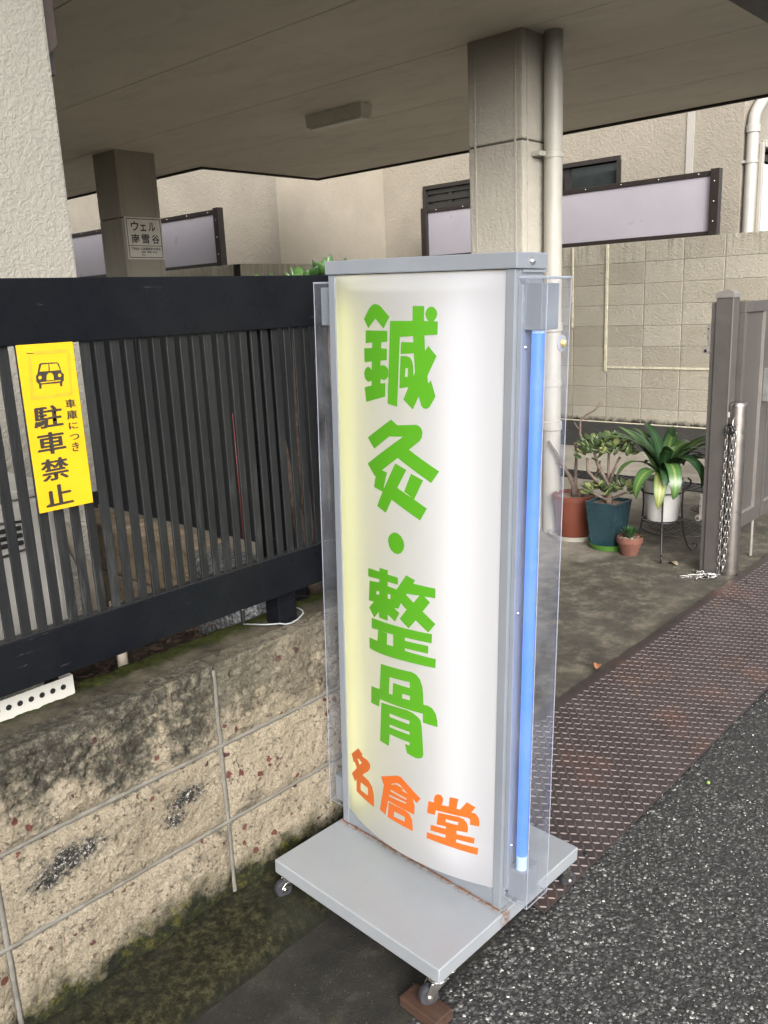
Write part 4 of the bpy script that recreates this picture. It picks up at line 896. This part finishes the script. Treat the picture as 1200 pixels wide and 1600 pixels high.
# side covers with the tubes
def side(sgn, yface, lit):
    ya, yb_ = yface, yface+sgn*.062; xa, xb = .238, .318; z0, z1 = .030, 1.362; t = .003
    def bx2(x0, y0, z0_, x1, y1, z1_, nm, mat, par, bev=0):
        return MB().box((min(x0,x1), min(y0,y1), z0_), (max(x0,x1), max(y0,y1), z1_)).build(nm, M[mat], par, bevel=bev)
    cov = bx2(xa, yb_, z0+t, xb, yb_-sgn*t, z1-t, 'side_cover', 'acrylic', sg)
    bx2(xa, ya+sgn*.001, z0+t, xa+t, yb_-sgn*(t+.0002), z1-t, 'cover_wall', 'acrylic', cov)
    bx2(xb-t, ya+sgn*.001, z0+t, xb, yb_-sgn*(t+.0002), z1-t, 'cover_wall', 'acrylic', cov)
    bx2(xa, ya+sgn*.001, z0, xb, yb_, z0+t-.0002, 'cover_end', 'acrylic', cov)
    bx2(xa, ya+sgn*.001, z1-t+.0002, xb, yb_, z1, 'cover_end', 'acrylic', cov)
    e = .0012
    for (p_, q_) in (((xa, yb_, z0), (xa, yb_, z1)), ((xb, yb_, z0), (xb, yb_, z1)), ((xa, yb_, z0), (xb, yb_, z0)), ((xa, yb_, z1), (xb, yb_, z1)), ((xa, ya+sgn*.002, z0), (xa, yb_, z0)), ((xb, ya+sgn*.002, z0), (xb, yb_, z0)), ((xa, ya+sgn*.002, z1), (xa, yb_, z1)), ((xb, ya+sgn*.002, z1), (xb, yb_, z1)), ((xa, ya+sgn*.002, z0), (xa, ya+sgn*.002, z1))):
        th = e if p_[2] != z1 or q_[2] != z1 else .0026
        MB().tube([p_, q_], th, 6).build('cover_edge', M['acr_edge'], cov)
    # channel plate behind the tube, end sockets, tube
    ch = bx2(.250, ya+sgn*.0006, .05, .306, ya+sgn*.006, 1.35, 'tube_channel', 'silver', sg, .001)
    bx2(.236, ya+sgn*.0004, .052, .2485, ya+sgn*.010, 1.35, 'channel_lip', 'silver', sg, .001)
    for za, zb in ((.036, .105), (1.268, 1.352)):
        bx2(.245, ya+sgn*.0065, za, .303, ya+sgn*.047, zb, 'tube_socket', 'silver', sg, .0015)
    yt = ya+sgn*.030
    if lit:
        MB().tube([(.262, yt, .140), (.262, yt, 1.262)], .0122, 16).build('neon_tube', M['blue_tube'], sg, smooth='auto')
        MB().tube([(.262, yt, .1052), (.262, yt, .1398)], .0122, 16).build('tube_end', M['tube_end'], sg, smooth='auto')
        MB().tube([(.262, yt, 1.2622), (.262, yt, 1.2679)], .0122, 16).build('tube_end', M['tube_end'], sg, smooth='auto')
    else:
        MB().tube([(.285, yt, .1052), (.285, yt, 1.2679)], .0105, 16).build('dark_tube', M['glass_white'], sg, smooth='auto')
    for zz in (1.235, .155, .70):
        b = MB().lathe([(.0001,.004),(.003,.003),(.0042,0)], n=10).build('channel_screw', M['chrome'], sg, smooth=True, loc=(.2555 if lit else .29, ya+sgn*.0061, zz)); b.rotation_euler = (R(90)*(1 if sgn < 0 else -1), 0, 0)
    if lit:
        w = MB().lathe([(.006,.0),(.0155,.0),(.0155,.002),(.006,.003)], n=24).build('cover_washer', M['acr_edge'], cov, smooth='auto', loc=(.291, yb_+sgn*.0002, 1.243)); w.rotation_euler = (R(90), 0, 0)
        b = MB().lathe([(.0001,.009),(.004,.008),(.0065,.006),(.0065,.003),(.008,.003),(.008,0)], n=6).build('cover_bolt', M['brass'], cov, loc=(.291, yb_+sgn*.002, 1.243)); b.rotation_euler = (R(90), 0, 0)
side(-1, Y0, True); side(1, Y1, False)
# casters
def caster(x, y, drop, ang, brake):
    c = bpy.data.objects.new('caster', None); COL.objects.link(c); c.parent = sg; c.location = (x, y, -.036); c.rotation_euler = (0, 0, ang); c.empty_display_size = .03
    r = .0215; ax = -(drop-r)
    MB().box((-.019,-.019,-.003), (.019,.019,-.0002)).build('mount_plate', M['chrome'], c, bevel=.001)
    MB().lathe([(.0001,-.0031),(.018,-.0031),(.021,-.006),(.021,-.009),(.019,-.011),(.016,-.0125),(.0001,-.0125)], n=24).build('swivel', M['chrome'], c, smooth='auto')
    for s_ in (-1, 1):
        pr_ = [(-.016,-.011),(.018,-.011),(.030,ax+.006),(.027,ax-.006),(.018,ax-.006),(-.002,ax*.55)]
        MB().loft([[(a, s_*.0135, b) for a, b in pr_], [(a, s_*.0115, b) for a, b in pr_]]).build('fork', M['chrome'], c, bevel=.0006, seg=1)
        MB().tube([(.021, s_*.012, ax), (.021, s_*.0165, ax)], .0048, 8).build('axle_nut', M['chrome'], c, smooth='auto')
    w = MB()
    w.loft([[(.021+rr*math.cos(2*math.pi*k/24), yy, ax+rr*math.sin(2*math.pi*k/24)) for k in range(24)] for rr, yy in ((r*.55,-.0095),(r*.9,-.0095),(r,-.006),(r,.006),(r*.9,.0095),(r*.55,.0095))])
    w.build('wheel', M['rubber'], c, smooth='auto')
    if brake:
        MB().tube([(-.014,-.012,-.016),(-.022,-.02,-.022),(-.034,-.022,-.020)], .0035, 8).build('brake_arm', M['chrome'], c, smooth=True)
        MB().lathe([(.0001,-.0015),(.009,-.001),(.010,0),(.009,.001),(.0001,.0015)], (-.040,-.022,-.019), 14).build('brake_pedal', M['chrome'], c, smooth=True)
        MB().loft([[(-.004,-.0175,-.022),(.014,-.0175,-.022),(.010,-.0175,-.042),(.000,-.0175,-.042)], [(-.004,-.0145,-.022),(.014,-.0145,-.022),(.010,-.0145,-.042),(.000,-.0145,-.042)]]).build('brake_tab', M['chrome'], c, bevel=.001)
    return c
caster(.022, .022, .066, R(150), True)
caster(.022, BW-.032, .052, R(165), False)
caster(BD-.030, .028, .081, R(-20), False)
caster(BD-.030, BW-.030, .072, R(30), False)
# wooden block under the front caster
wk = MB().box((-.026, -.048, 0), (.026, .056, .026)).build('wooden_block', M['wood'], bevel=.0025)
wk.location = (1.113, .972, .001); wk.rotation_euler = (0, 0, R(-3))
tag(wk, 'worn brown wooden block wedged under a caster of the sign stand', 'wood block')

# ================================================================== GATE, BOLLARD, CHAIN
gp = thing('gate_post', 'square bronze-grey aluminium gate post with pale pyramid cap', 'post', (3.985, 1.52, .1)); o = gp.location
MB(o).box((3.955, 1.478, .095), (4.03, 1.556, 1.405)).build('shaft', M['gate'], gp, bevel=.003)
MB(o).box((3.953, 1.4765, .1), (3.957, 1.4805, 1.404)).build('edge_strip', M['gate_light'], gp)
MB(o).loft([[(3.951,1.474,1.4055),(4.034,1.474,1.4055),(4.034,1.56,1.4055),(3.951,1.56,1.4055)], [(3.951,1.474,1.426),(4.034,1.474,1.426),(4.034,1.56,1.426),(3.951,1.56,1.426)], [(3.985,1.51,1.442),(4.0,1.51,1.442),(4.0,1.524,1.442),(3.985,1.524,1.442)]]).build('cap', M['gate_light'], gp, bevel=.001)
MB(o).box((3.962, 1.5565, .10), (3.99, 1.578, 1.385)).build('stop_channel', M['gate'], gp, bevel=.002)
for zz, s_ in ((1.20, 1), (.40, -1)):
    MB(o).box((3.957, 1.5785, zz-.03), (3.963, 1.590, zz+.09)).build('hinge_plate', M['gate_light'], gp)
    MB(o).tube([(3.952,1.592,zz-.03),(3.966,1.592,zz-.03)], .016, 10).build('hinge_lug', M['gate_light'], gp, smooth='auto')
    MB(o).tube([(3.947,1.592,zz-.03),(3.9519,1.592,zz-.03)], .007, 8).build('hinge_bolt', M['chrome'], gp, smooth='auto')
    for k in range(2): MB(o).tube([(3.953,1.584,zz+.03+k*.04),(3.957,1.584,zz+.03+k*.04)], .004, 8).build('rivet', M['chrome'], gp, smooth='auto')
gt = thing('folding_gate', 'bronze-grey aluminium gate with punched mesh panels beside the post', 'gate', (4.6, 1.48, .25)); o = gt.location
for p_ in range(2):
    xa = 4.045+p_*.37; xb = xa+.355
    MB(o).box((xa, 1.455, 1.335), (xb, 1.487, 1.385)).build('top_rail', M['gate'], gt, bevel=.002)
    MB(o).box((xa, 1.455, .30), (xb, 1.487, .37)).build('bottom_rail', M['gate'], gt, bevel=.002)
    MB(o).box((xa, 1.4545, .3705), (xa+.03, 1.4875, 1.3345)).build('stile', M['gate'], gt, bevel=.002)
    MB(o).box((xb-.09, 1.4545, .3705), (xb, 1.4875, 1.3345)).build('stile', M['gate'], gt, bevel=.002)
    MB(o).box((xa+.0305, 1.468, .3705), (xb-.0905, 1.471, 1.3345)).build('mesh_panel', M['mesh'], gt)
    MB(o).box((xb-.0965, 1.453, .372), (xb-.0905, 1.467, 1.333)).build('glazing_bead', M['gate_light'], gt)
    MB(o).box((xa+.031, 1.453, .372), (xb-.097, 1.467, .378)).build('glazing_bead', M['gate_light'], gt)
    MB(o).tube([(xb-.05,1.471,.102),(xb-.05,1.471,.30)], .008, 8).build('drop_bolt', M['gate_light'], gt, smooth='auto')
MB(o).box((4.330, 1.428, .90), (4.362, 1.4544, 1.06)).build('latch_plate', M['grey_metal_dull'], gt, bevel=.002)
MB(o).tube([(4.346,1.42,.99),(4.346,1.4279,.99)], .012, 12).build('latch_bolt', M['chrome'], gt, smooth='auto')
BX, BY = 4.005, 1.452
bo = thing('bollard', 'round brushed steel bollard hung with a chain next to the gate post', 'bollard', (BX, BY, .1))
MB().lathe([(.0435,-.01),(.0435,.815),(.042,.826),(.036,.833),(.0001,.836)], n=36).build('tube', M['steel'], bo, smooth='auto')
MB().box((-.041,.022,.765), (-.032,.036,.79)).build('sticker', M['white_box'], bo, bevel=.001)
hk = MB().tube([(-.040,-.004,.755),(-.052,-.004,.765),(-.060,-.004,.75),(-.058,-.004,.728),(-.046,-.004,.722)], .0028, 8).build('eye_hook', M['chrome'], bo, smooth=True)
# chain
ch = thing('chain', 'bright steel chain hanging down the bollard into a heap at its foot', 'chain', (BX, BY, .1))
lk = MB(); path = []; L_, w_, rr = .0115, .0065, .0019; pts = []
for k in range(16):
    a = 2*math.pi*k/16; pts.append(Vector((w_*math.cos(a), 0, w_*math.sin(a)+(L_ if math.sin(a) >= 0 else -L_))))
rings = []
for k in range(16):
    t = (pts[(k+1) % 16]-pts[k-1]).normalized(); nn = Vector((0, 1, 0)); b = t.cross(nn)
    rings.append([pts[k]+nn*(rr*math.cos(q*2*math.pi/6))+b*(rr*math.sin(q*2*math.pi/6)) for q in range(6)])
rings.append(rings[0]); lk.loft(rings, cap=False)
link0 = None
def link(P, d, tw):
    global link0
    q = Vector(d).normalized().to_track_quat('Z', 'Y') @ Euler((0, 0, tw)).to_quaternion()
    if link0 is None: link0 = lk.build('link', M['chain'], ch, smooth=True); ob = link0
    else: ob = share(link0, 'link', ch)
    ob.rotation_mode = 'QUATERNION'; ob.rotation_quaternion = q; ob.location = P
def strand(pts, ph=0):
    step = .0285; i = 0; pts = [Vector(p) for p in pts]; seg = 0; pos = 0; k = 0; total = sum((b-a).length for a, b in zip(pts[:-1], pts[1:])); s_ = .01
    while s_ < total:
        r_ = s_
        for a, b in zip(pts[:-1], pts[1:]):
            if r_ <= (b-a).length: link(a+(b-a).normalized()*r_, b-a, (math.pi/2 if k % 2 else 0)+ph+.3); break
            r_ -= (b-a).length
        s_ += step; k += 1
xf = -.050
strand([(xf-.006, .022, .715), (xf-.004, .030, .012)], .2)
strand([(xf-.008, -.004, .70), (xf-.004, .006, .35), (xf-.004, .012, .012)], .6)
strand([(xf-.006, -.016, .70), (xf-.002, -.010, .32), (xf-.002, .008, .03)], 1.0)
strand([(xf-.006, .022, .715), (xf-.012, .0, .735), (xf-.008, -.012, .70)], .4)
random.seed(11)
hp2 = [Vector((xf-.01, .02, .006))]
for k in range(11): hp2.append(Vector((xf-.02-random.random()*.12, .01+random.random()*.15, .005+.004*(k % 4))))
strand(hp2, .1)
tie = MB()
for k in range(3):
    tie.tube([(xf-.012+.02*math.cos(a*.45)*.5, .004+.022*math.sin(a*.45+k), .715+.022*math.cos(a*.45+k*.9)) for a in range(13)], .0034, 6)
tie.build('cable_tie', M['black'], ch, smooth=True)

# ================================================================== FLOOR FITTINGS
def manhole(x, y, r, label):
    t = thing('manhole_cover', label, 'manhole', (x, y, .1), group=None)
    MB().lathe([(r*1.08,.0008),(r*1.08,.005),(r*1.02,.006),(r*1.01,.002)], n=40).build('rim', M['manhole'], t, smooth='auto')
    MB().lathe([(.0001,.004),(r*.98,.004),(r*1.0,.002)], n=40).build('lid', M['manhole'], t, smooth='auto')
    mb = MB(); p_ = r/6.2
    for i in range(-6, 7):
        for j in range(-6, 7):
            cx, cy = i*p_+(p_/2 if j % 2 else 0), j*p_
            if cx*cx+cy*cy < (r*.85)**2: mb.box((cx-p_*.3, cy-p_*.32, .0035), (cx+p_*.3, cy+p_*.32, .009))
    tag(mb.build('grip_lugs', M['manhole'], t), kind='stuff')
manhole(4.66, 1.99, .19, 'round cast-iron manhole cover near the plant stand')
manhole(5.20, 1.99, .13, 'smaller round cast-iron cover partly behind the gate post')
gr = thing('drain_grate', 'dark iron drain grating set across the carport floor', 'grate', (5.72, 4.0, .1))
MB().box((-.115, -2.3, .0005), (.115, 2.3, .003)).build('pit', M['black'], gr)
for s_ in (-1, 1): MB().box((s_*.11-.008, -2.3, .0031), (s_*.11+.008, 2.3, .010)).build('side_bar', M['grate'], gr)
b0 = None
for k in range(92):
    loc = (0, -2.28+k*.05, .0035)
    if b0 is None: b0 = MB().box((-.1015,-.009,0), (.1015,.009,.006)).build('bar', M['grate'], gr, loc=loc)
    else: share(b0, 'bar', gr, loc)

# ================================================================== POTS AND PLANTS
def blade(L, wmax, bend, droop, nseg=10, fold=.25, tip=1.0, base=.35):
    """strap leaf along +X rising then arching; returns verts, faces, uvs"""
    v = []; uv = []; f = []; x = z = 0; ang = bend
    for i in range(nseg+1):
        t = i/nseg; w = wmax*(base+(1-base)*math.sin(min(1, t*1.9)*math.pi/2))*(1-t**3.2)**.8 if t < 1 else .0006
        w = max(w, .0006)
        for k, s_ in enumerate((-1, 0, 1)):
            v.append((x-math.sin(ang)*(-abs(s_)*w*fold)*-1*0, s_*w, z+abs(s_)*w*fold*math.cos(ang))); uv.append((.5+.5*s_, t))
        x += math.cos(ang)*L/nseg; z += math.sin(ang)*L/nseg; ang -= droop/nseg*(.45+1.1*t)
    for i in range(nseg):
        for k in range(2): a = i*3+k; f.append((a, a+1, a+4, a+3))
    return v, f, uv
def leaf_obj(name, v, f, uv, mat, parent, loc, rz, tilt=0):
    me = bpy.data.meshes.new(name); me.from_pydata(v, [], f); me.update()
    ul = me.uv_layers.new(name='UVMap')
    for l in me.loops: ul.data[l.index].uv = uv[l.vertex_index]
    for p_ in me.polygons: p_.use_smooth = True
    me.materials.append(mat); ob = bpy.data.objects.new(name, me); COL.objects.link(ob); ob.parent = parent; ob.location = loc; ob.rotation_euler = (tilt, 0, rz)
    return ob
def jade_mesh():
    mb = MB(); rings = []
    for i in range(7):
        t = i/6; w = .5*math.sin(math.pi*min(1, t**.75))**.8*(.62 if t < 1 else 0)+.02; th = .10*math.sin(math.pi*t)+.012
        rings.append([(t, w*math.cos(q*math.pi/4), th*math.sin(q*math.pi/4)+.12*t*t+.25*abs(w*math.cos(q*math.pi/4))**2) for q in range(8)])
    return mb.loft(rings)
def round_pot(parent, rt, rb, h, rim_h, mat, z0=0, wall=.006, n=40):
    MB().lathe([(.0001,z0),(rb*.96,z0),(rb,z0+.006),(rt*.93,z0+h-rim_h),(rt*.99,z0+h-rim_h+.001),(rt,z0+h-.004),(rt-.004,z0+h),(rt-wall,z0+h-.002),(rt*.93-wall,z0+h-rim_h)], n=n).build('pot', mat, parent, smooth='auto')
def soil_disc(parent, r, z, mat, seed):
    mb = MB(); rings = []
    for j in range(6):
        rr = max(.0005, r*j/5); rings.append([(rr*math.cos(k*.2618), rr*math.sin(k*.2618), z+.006*noise.noise((rr*60*math.cos(k*.26)+seed, rr*60*math.sin(k*.26), 0))) for k in range(24)])
    mb.loft(rings, cap=False).build('soil', mat, parent, smooth=True)
def saucer(parent, r, h, mat):
    MB().lathe([(.0001,.003),(r*.85,.003),(r*.88,.0005),(r*.9,0),(r,h),(r-.004,h),(r*.88,.006),(.0001,.006)], n=44).build('saucer', mat, parent, smooth='auto')

# terracotta pot with a bare branching plant
A = thing('bare_potted_plant', 'terracotta pot holding a bare branching plant on a grey saucer', 'potted plant', (4.185, 2.405, .1))
saucer(A, .142, .028, M['saucer_grey']); round_pot(A, .122, .088, .245, .032, M['terra'], .007); soil_disc(A, .108, .235, M['gravel'], 3)
br = [[(0,0,.22),(.0,.005,.30),(-.01,.03,.36),(-.035,.09,.47),(-.05,.14,.55)], [(.01,-.01,.22),(.005,-.005,.32),(.0,-.012,.45),(.0,-.02,.52)], [(.0,-.012,.50),(.0,-.0,.54),(.005,-.03,.545)],
      [(.0,-.02,.52),(-.01,-.05,.50),(-.02,-.075,.485),(-.02,-.07,.55),(-.02,-.045,.60),(-.015,-.045,.67),(-.01,-.07,.70),(.0,-.12,.73),(.01,-.15,.775)],
      [(.02,-.03,.22),(.03,-.06,.255),(.03,-.1,.30),(.025,-.13,.38),(.02,-.15,.45)], [(-.02,-.045,.62),(-.02,-.02,.645),(-.025,-.01,.665)], [(-.02,-.062,.56),(-.02,-.09,.555)], [(.0,.05,.4),(-.02,.1,.42)]]
for k, b in enumerate(br):
    r0 = (.016, .013, .008, .009, .012, .004, .004, .004)[k]; MB().tube(b, [r0*(1-.55*i/(len(b)-1)) for i in range(len(b))], 8).build('branch', M['bark'], A, smooth=True)
# green square pot with jade plant
B = thing('jade_plant', 'jade plant with round leaves in a square teal pot on a green saucer', 'potted plant', (4.10, 2.145, .1))
saucer(B, .105, .03, M['saucer_green'])
def sq(h, z): return [(-h,-h,z),(h,-h,z),(h,h,z),(-h,h,z)]
MB().loft([sq(.066,.007), sq(.090,.245), sq(.092,.25), sq(.092,.262), sq(.084,.262), sq(.082,.235)]).build('pot', M['pot_green'], B, bevel=.003)
MB().box((-.083,-.083,.225), (.083,.083,.243)).build('soil', M['gravel'], B)
jb = [[(0,0,.23),(.0,0,.30),(.0,.0,.36)], [(0,0,.34),(-.01,.03,.40),(-.02,.06,.46),(-.02,.08,.52)], [(0,0,.35),(.01,-.02,.42),(.02,-.05,.50)], [(0,0,.33),(.01,.01,.42),(.03,.02,.52)], [(0,.0,.30),(-.03,.05,.36),(-.05,.10,.42),(-.04,.11,.49)], [(0,0,.26),(-.05,.03,.29),(-.07,.06,.31)], [(0,0,.26),(.03,-.05,.29),(.03,-.09,.31)]]
for k, b in enumerate(jb): MB().tube(b, [(.020, .012, .011, .010, .011, .009, .008)[k]*(1-.4*i/(len(b)-1)) for i in range(len(b))], 8).build('branch', M['bark'], B, smooth=True)
jl0 = None; random.seed(5)
def jade_leaf(parent, P, size, rz, el, mat):
    global jl0
    if jl0 is None: jl0 = jade_mesh().build('leaf', mat, parent, smooth=True); ob = jl0
    else: ob = share(jl0, 'leaf', parent)
    ob.location = P; ob.scale = (size,)*3; ob.rotation_euler = (random.uniform(-.5, .5), -el, rz)
    if ob.data.materials[0] != mat: ob.material_slots[0].link = 'OBJECT'; ob.material_slots[0].material = mat
for (cx, cy, cz, ra, rb, rc, cnt) in ((.0, .02, .545, .12, .16, .055, 115), (-.035, .055, .315, .06, .07, .04, 34), (.02, -.075, .32, .05, .06, .04, 26), (-.02, .11, .50, .05, .06, .04, 16)):
    for k in range(cnt):
        th = random.random()*6.283; ph = math.asin(random.uniform(-.6, 1)); q = random.uniform(.55, 1)
        P = (cx+ra*q*math.cos(th)*math.cos(ph), cy+rb*q*math.sin(th)*math.cos(ph), cz+rc*q*math.sin(ph))
        jade_leaf(B, P, random.uniform(.042, .060), th+random.uniform(-.7, .7), random.uniform(.0, 1.2), M['jade'])
# small terracotta pot with succulent
Cp = thing('small_succulent', 'small weathered terracotta pot with a spiky green succulent', 'potted plant', (4.035, 1.985, .1))
round_pot(Cp, .068, .044, .098, .03, M['terra_old'], 0, .006, 28); soil_disc(Cp, .058, .088, M['gravel'], 8)
for k in range(26):
    a = k*2.4; q = k/26
    v, f, uv = blade(.075-.02*q, .0095, .55+q*.9, .25, 5, .5)
    leaf_obj('leaf', v, f, uv, M['aloe'], Cp, (.006*math.cos(a), .006*math.sin(a), .088+.012*q), a)
for k in range(14):
    a = random.random()*6.3; q = random.uniform(.02, .052); r_ = random.uniform(.004, .007)
    MB().lathe([(.0001,-r_*.6),(r_,-r_*.2),(r_*.8,r_*.5),(.0001,r_*.7)], n=6).build('pebble', random.choice((M['gravel'], M['saucer_grey'], M['terra_old'])), Cp, loc=(q*math.cos(a), q*math.sin(a), .092))
# white pot of striped leaves in a wrought-iron stand (the stand is its own thing)
DX, DY = 4.13, 1.855
Sd = thing('plant_stand', 'black wrought-iron plant stand with curled feet around the white pot', 'plant stand', (DX, DY, .1))
for zz, rr_ in ((.345, .108), (.19, .1015)): MB().tube([(rr_*math.cos(a*.2618), rr_*math.sin(a*.2618), zz) for a in range(25)], .0042, 6).build('ring', M['iron'], Sd, smooth=True)
for a in (R(205), R(320), R(85)):
    c, s_ = math.cos(a), math.sin(a)
    pth = [(.135,.40),(.152,.385),(.150,.36),(.125,.345),(.112,.33),(.108,.25),(.115,.16),(.128,.09),(.15,.03),(.172,.008),(.195,.012),(.205,.035),(.19,.048),(.178,.038)]
    MB().tube([(r_*c, r_*s_, z) for r_, z in pth], .0048, 8).build('leg', M['iron'], Sd, smooth=True)
MB().tube([(-.10,0,.188),(.10,0,.188)], .004, 6).build('cross_bar', M['iron'], Sd, smooth=True); MB().tube([(0,-.10,.182),(0,.10,.182)], .004, 6).build('cross_bar', M['iron'], Sd, smooth=True)
D = thing('striped_leaf_plant', 'arching striped green plant in a white round pot on the iron stand', 'potted plant', (DX, DY, .1))
round_pot(D, .104, .080, .215, .022, M['pot_white'], .193, .005); soil_disc(D, .092, .39, M['gravel'], 2)
MB().tube([(0,0,.38),(.005,0,.43),(.0,.005,.46)], .02, 10).build('stem', M['bark'], D, smooth=True)
random.seed(21)
va = math.atan2(-DY, -DX)     # towards the road corner where the long leaves hang
spec = [(va-.55,.34,.036,.75,3.3,'drac'),(va-.05,.36,.034,.5,3.2,'drac_pale'),(va+.25,.37,.035,.6,3.5,'drac'),(va+.85,.36,.034,.8,3.4,'drac'),(va-1.0,.33,.030,.9,2.6,'drac'),(va+1.25,.36,.028,1.0,2.4,'drac_dark'),
        (va-1.7,.40,.03,1.0,1.5,'drac'),(va+1.75,.42,.03,.95,1.5,'drac'),(va+2.2,.36,.028,1.1,1.4,'drac'),(va-2.3,.36,.03,1.0,1.3,'drac'),(va+3.0,.35,.03,1.1,1.2,'drac_dark')]
for k in range(26):
    spec.append((random.random()*6.28, random.uniform(.24, .36), random.uniform(.024, .034), random.uniform(.6, 1.4), random.uniform(.9, 2.6), random.choice(('drac', 'drac', 'drac_dark'))))
for (a, L, w, bend, droop, mt) in spec:
    v, f, uv = blade(L, w*1.15, bend, droop, 12, .22)
    leaf_obj('leaf', v, f, uv, M[mt], D, (.012*math.cos(a), .012*math.sin(a), .435+random.uniform(-.03, .03)), a, random.uniform(-.15, .15))
# long leaf reaching towards the jade plant
v, f, uv = blade(.30, .022, .95, 1.9, 12, .2); leaf_obj('leaf', v, f, uv, M['drac'], D, (-.05, .09, .52), va-1.55)
# succulent tops showing above the fence
FPl = thing('round_leaf_plant', 'round-leaved green plant peeping over the fence rail beside the sign', 'plant', (1.62, 1.80, .1))
MB().lathe([(.0001,0),(.11,0),(.14,.5),(.15,.56),(.138,.56),(.13,.5)], n=28).build('planter', M['black'], FPl, smooth='auto')
for b in ([(0,0,.5),(.0,.02,.9),(.02,.03,1.36)], [(0,0,.5),(-.05,.03,.9),(-.09,.06,1.34)], [(0,0,.5),(.06,-.03,.9),(.10,-.04,1.35)]): MB().tube(b, [.02, .015, .008], 8).build('stem', M['bark'], FPl, smooth=True)
random.seed(9)
for (cx, cy, cz, cnt) in ((.04, .0, 1.40, 26), (-.09, .06, 1.37, 20), (.10, -.03, 1.41, 22)):
    for k in range(cnt):
        th = random.random()*6.283; q = random.random()
        jade_leaf(FPl, (cx+.045*math.cos(th)*q, cy+.045*math.sin(th)*q, cz+random.uniform(-.05, .035)), random.uniform(.036, .054), th, random.uniform(.5, 1.35), M['fence_leaf'])
# fallen leaves and a berry
def fallen(x, y, z, L, rz, mat, label):
    v, f, uv = blade(L, L*.28, .15, .8, 7, .5); v = [(a, b, c+.004) for a, b, c in v]
    ob = leaf_obj('fallen_leaf', v, f, uv, mat, None, (x, y, z), rz, .1); tag(ob, label, 'leaf')
fallen(2.62, 1.405, .112, .055, .4, M['dead'], 'orange-brown fallen leaf at the edge of the tread plate')
fallen(3.98, 1.70, .10, .07, 1.0, M['dead_pale'], 'pale curled fallen leaf under the iron plant stand')
tag(MB().lathe([(.0001,-.006),(.005,-.003),(.0062,.0),(.005,.0035),(.0001,.006)], n=12).build('fallen_berry', M['berry'], smooth=True, loc=(2.31, .862, .006)), 'small green berry lying on the asphalt beside the plate', 'berry')
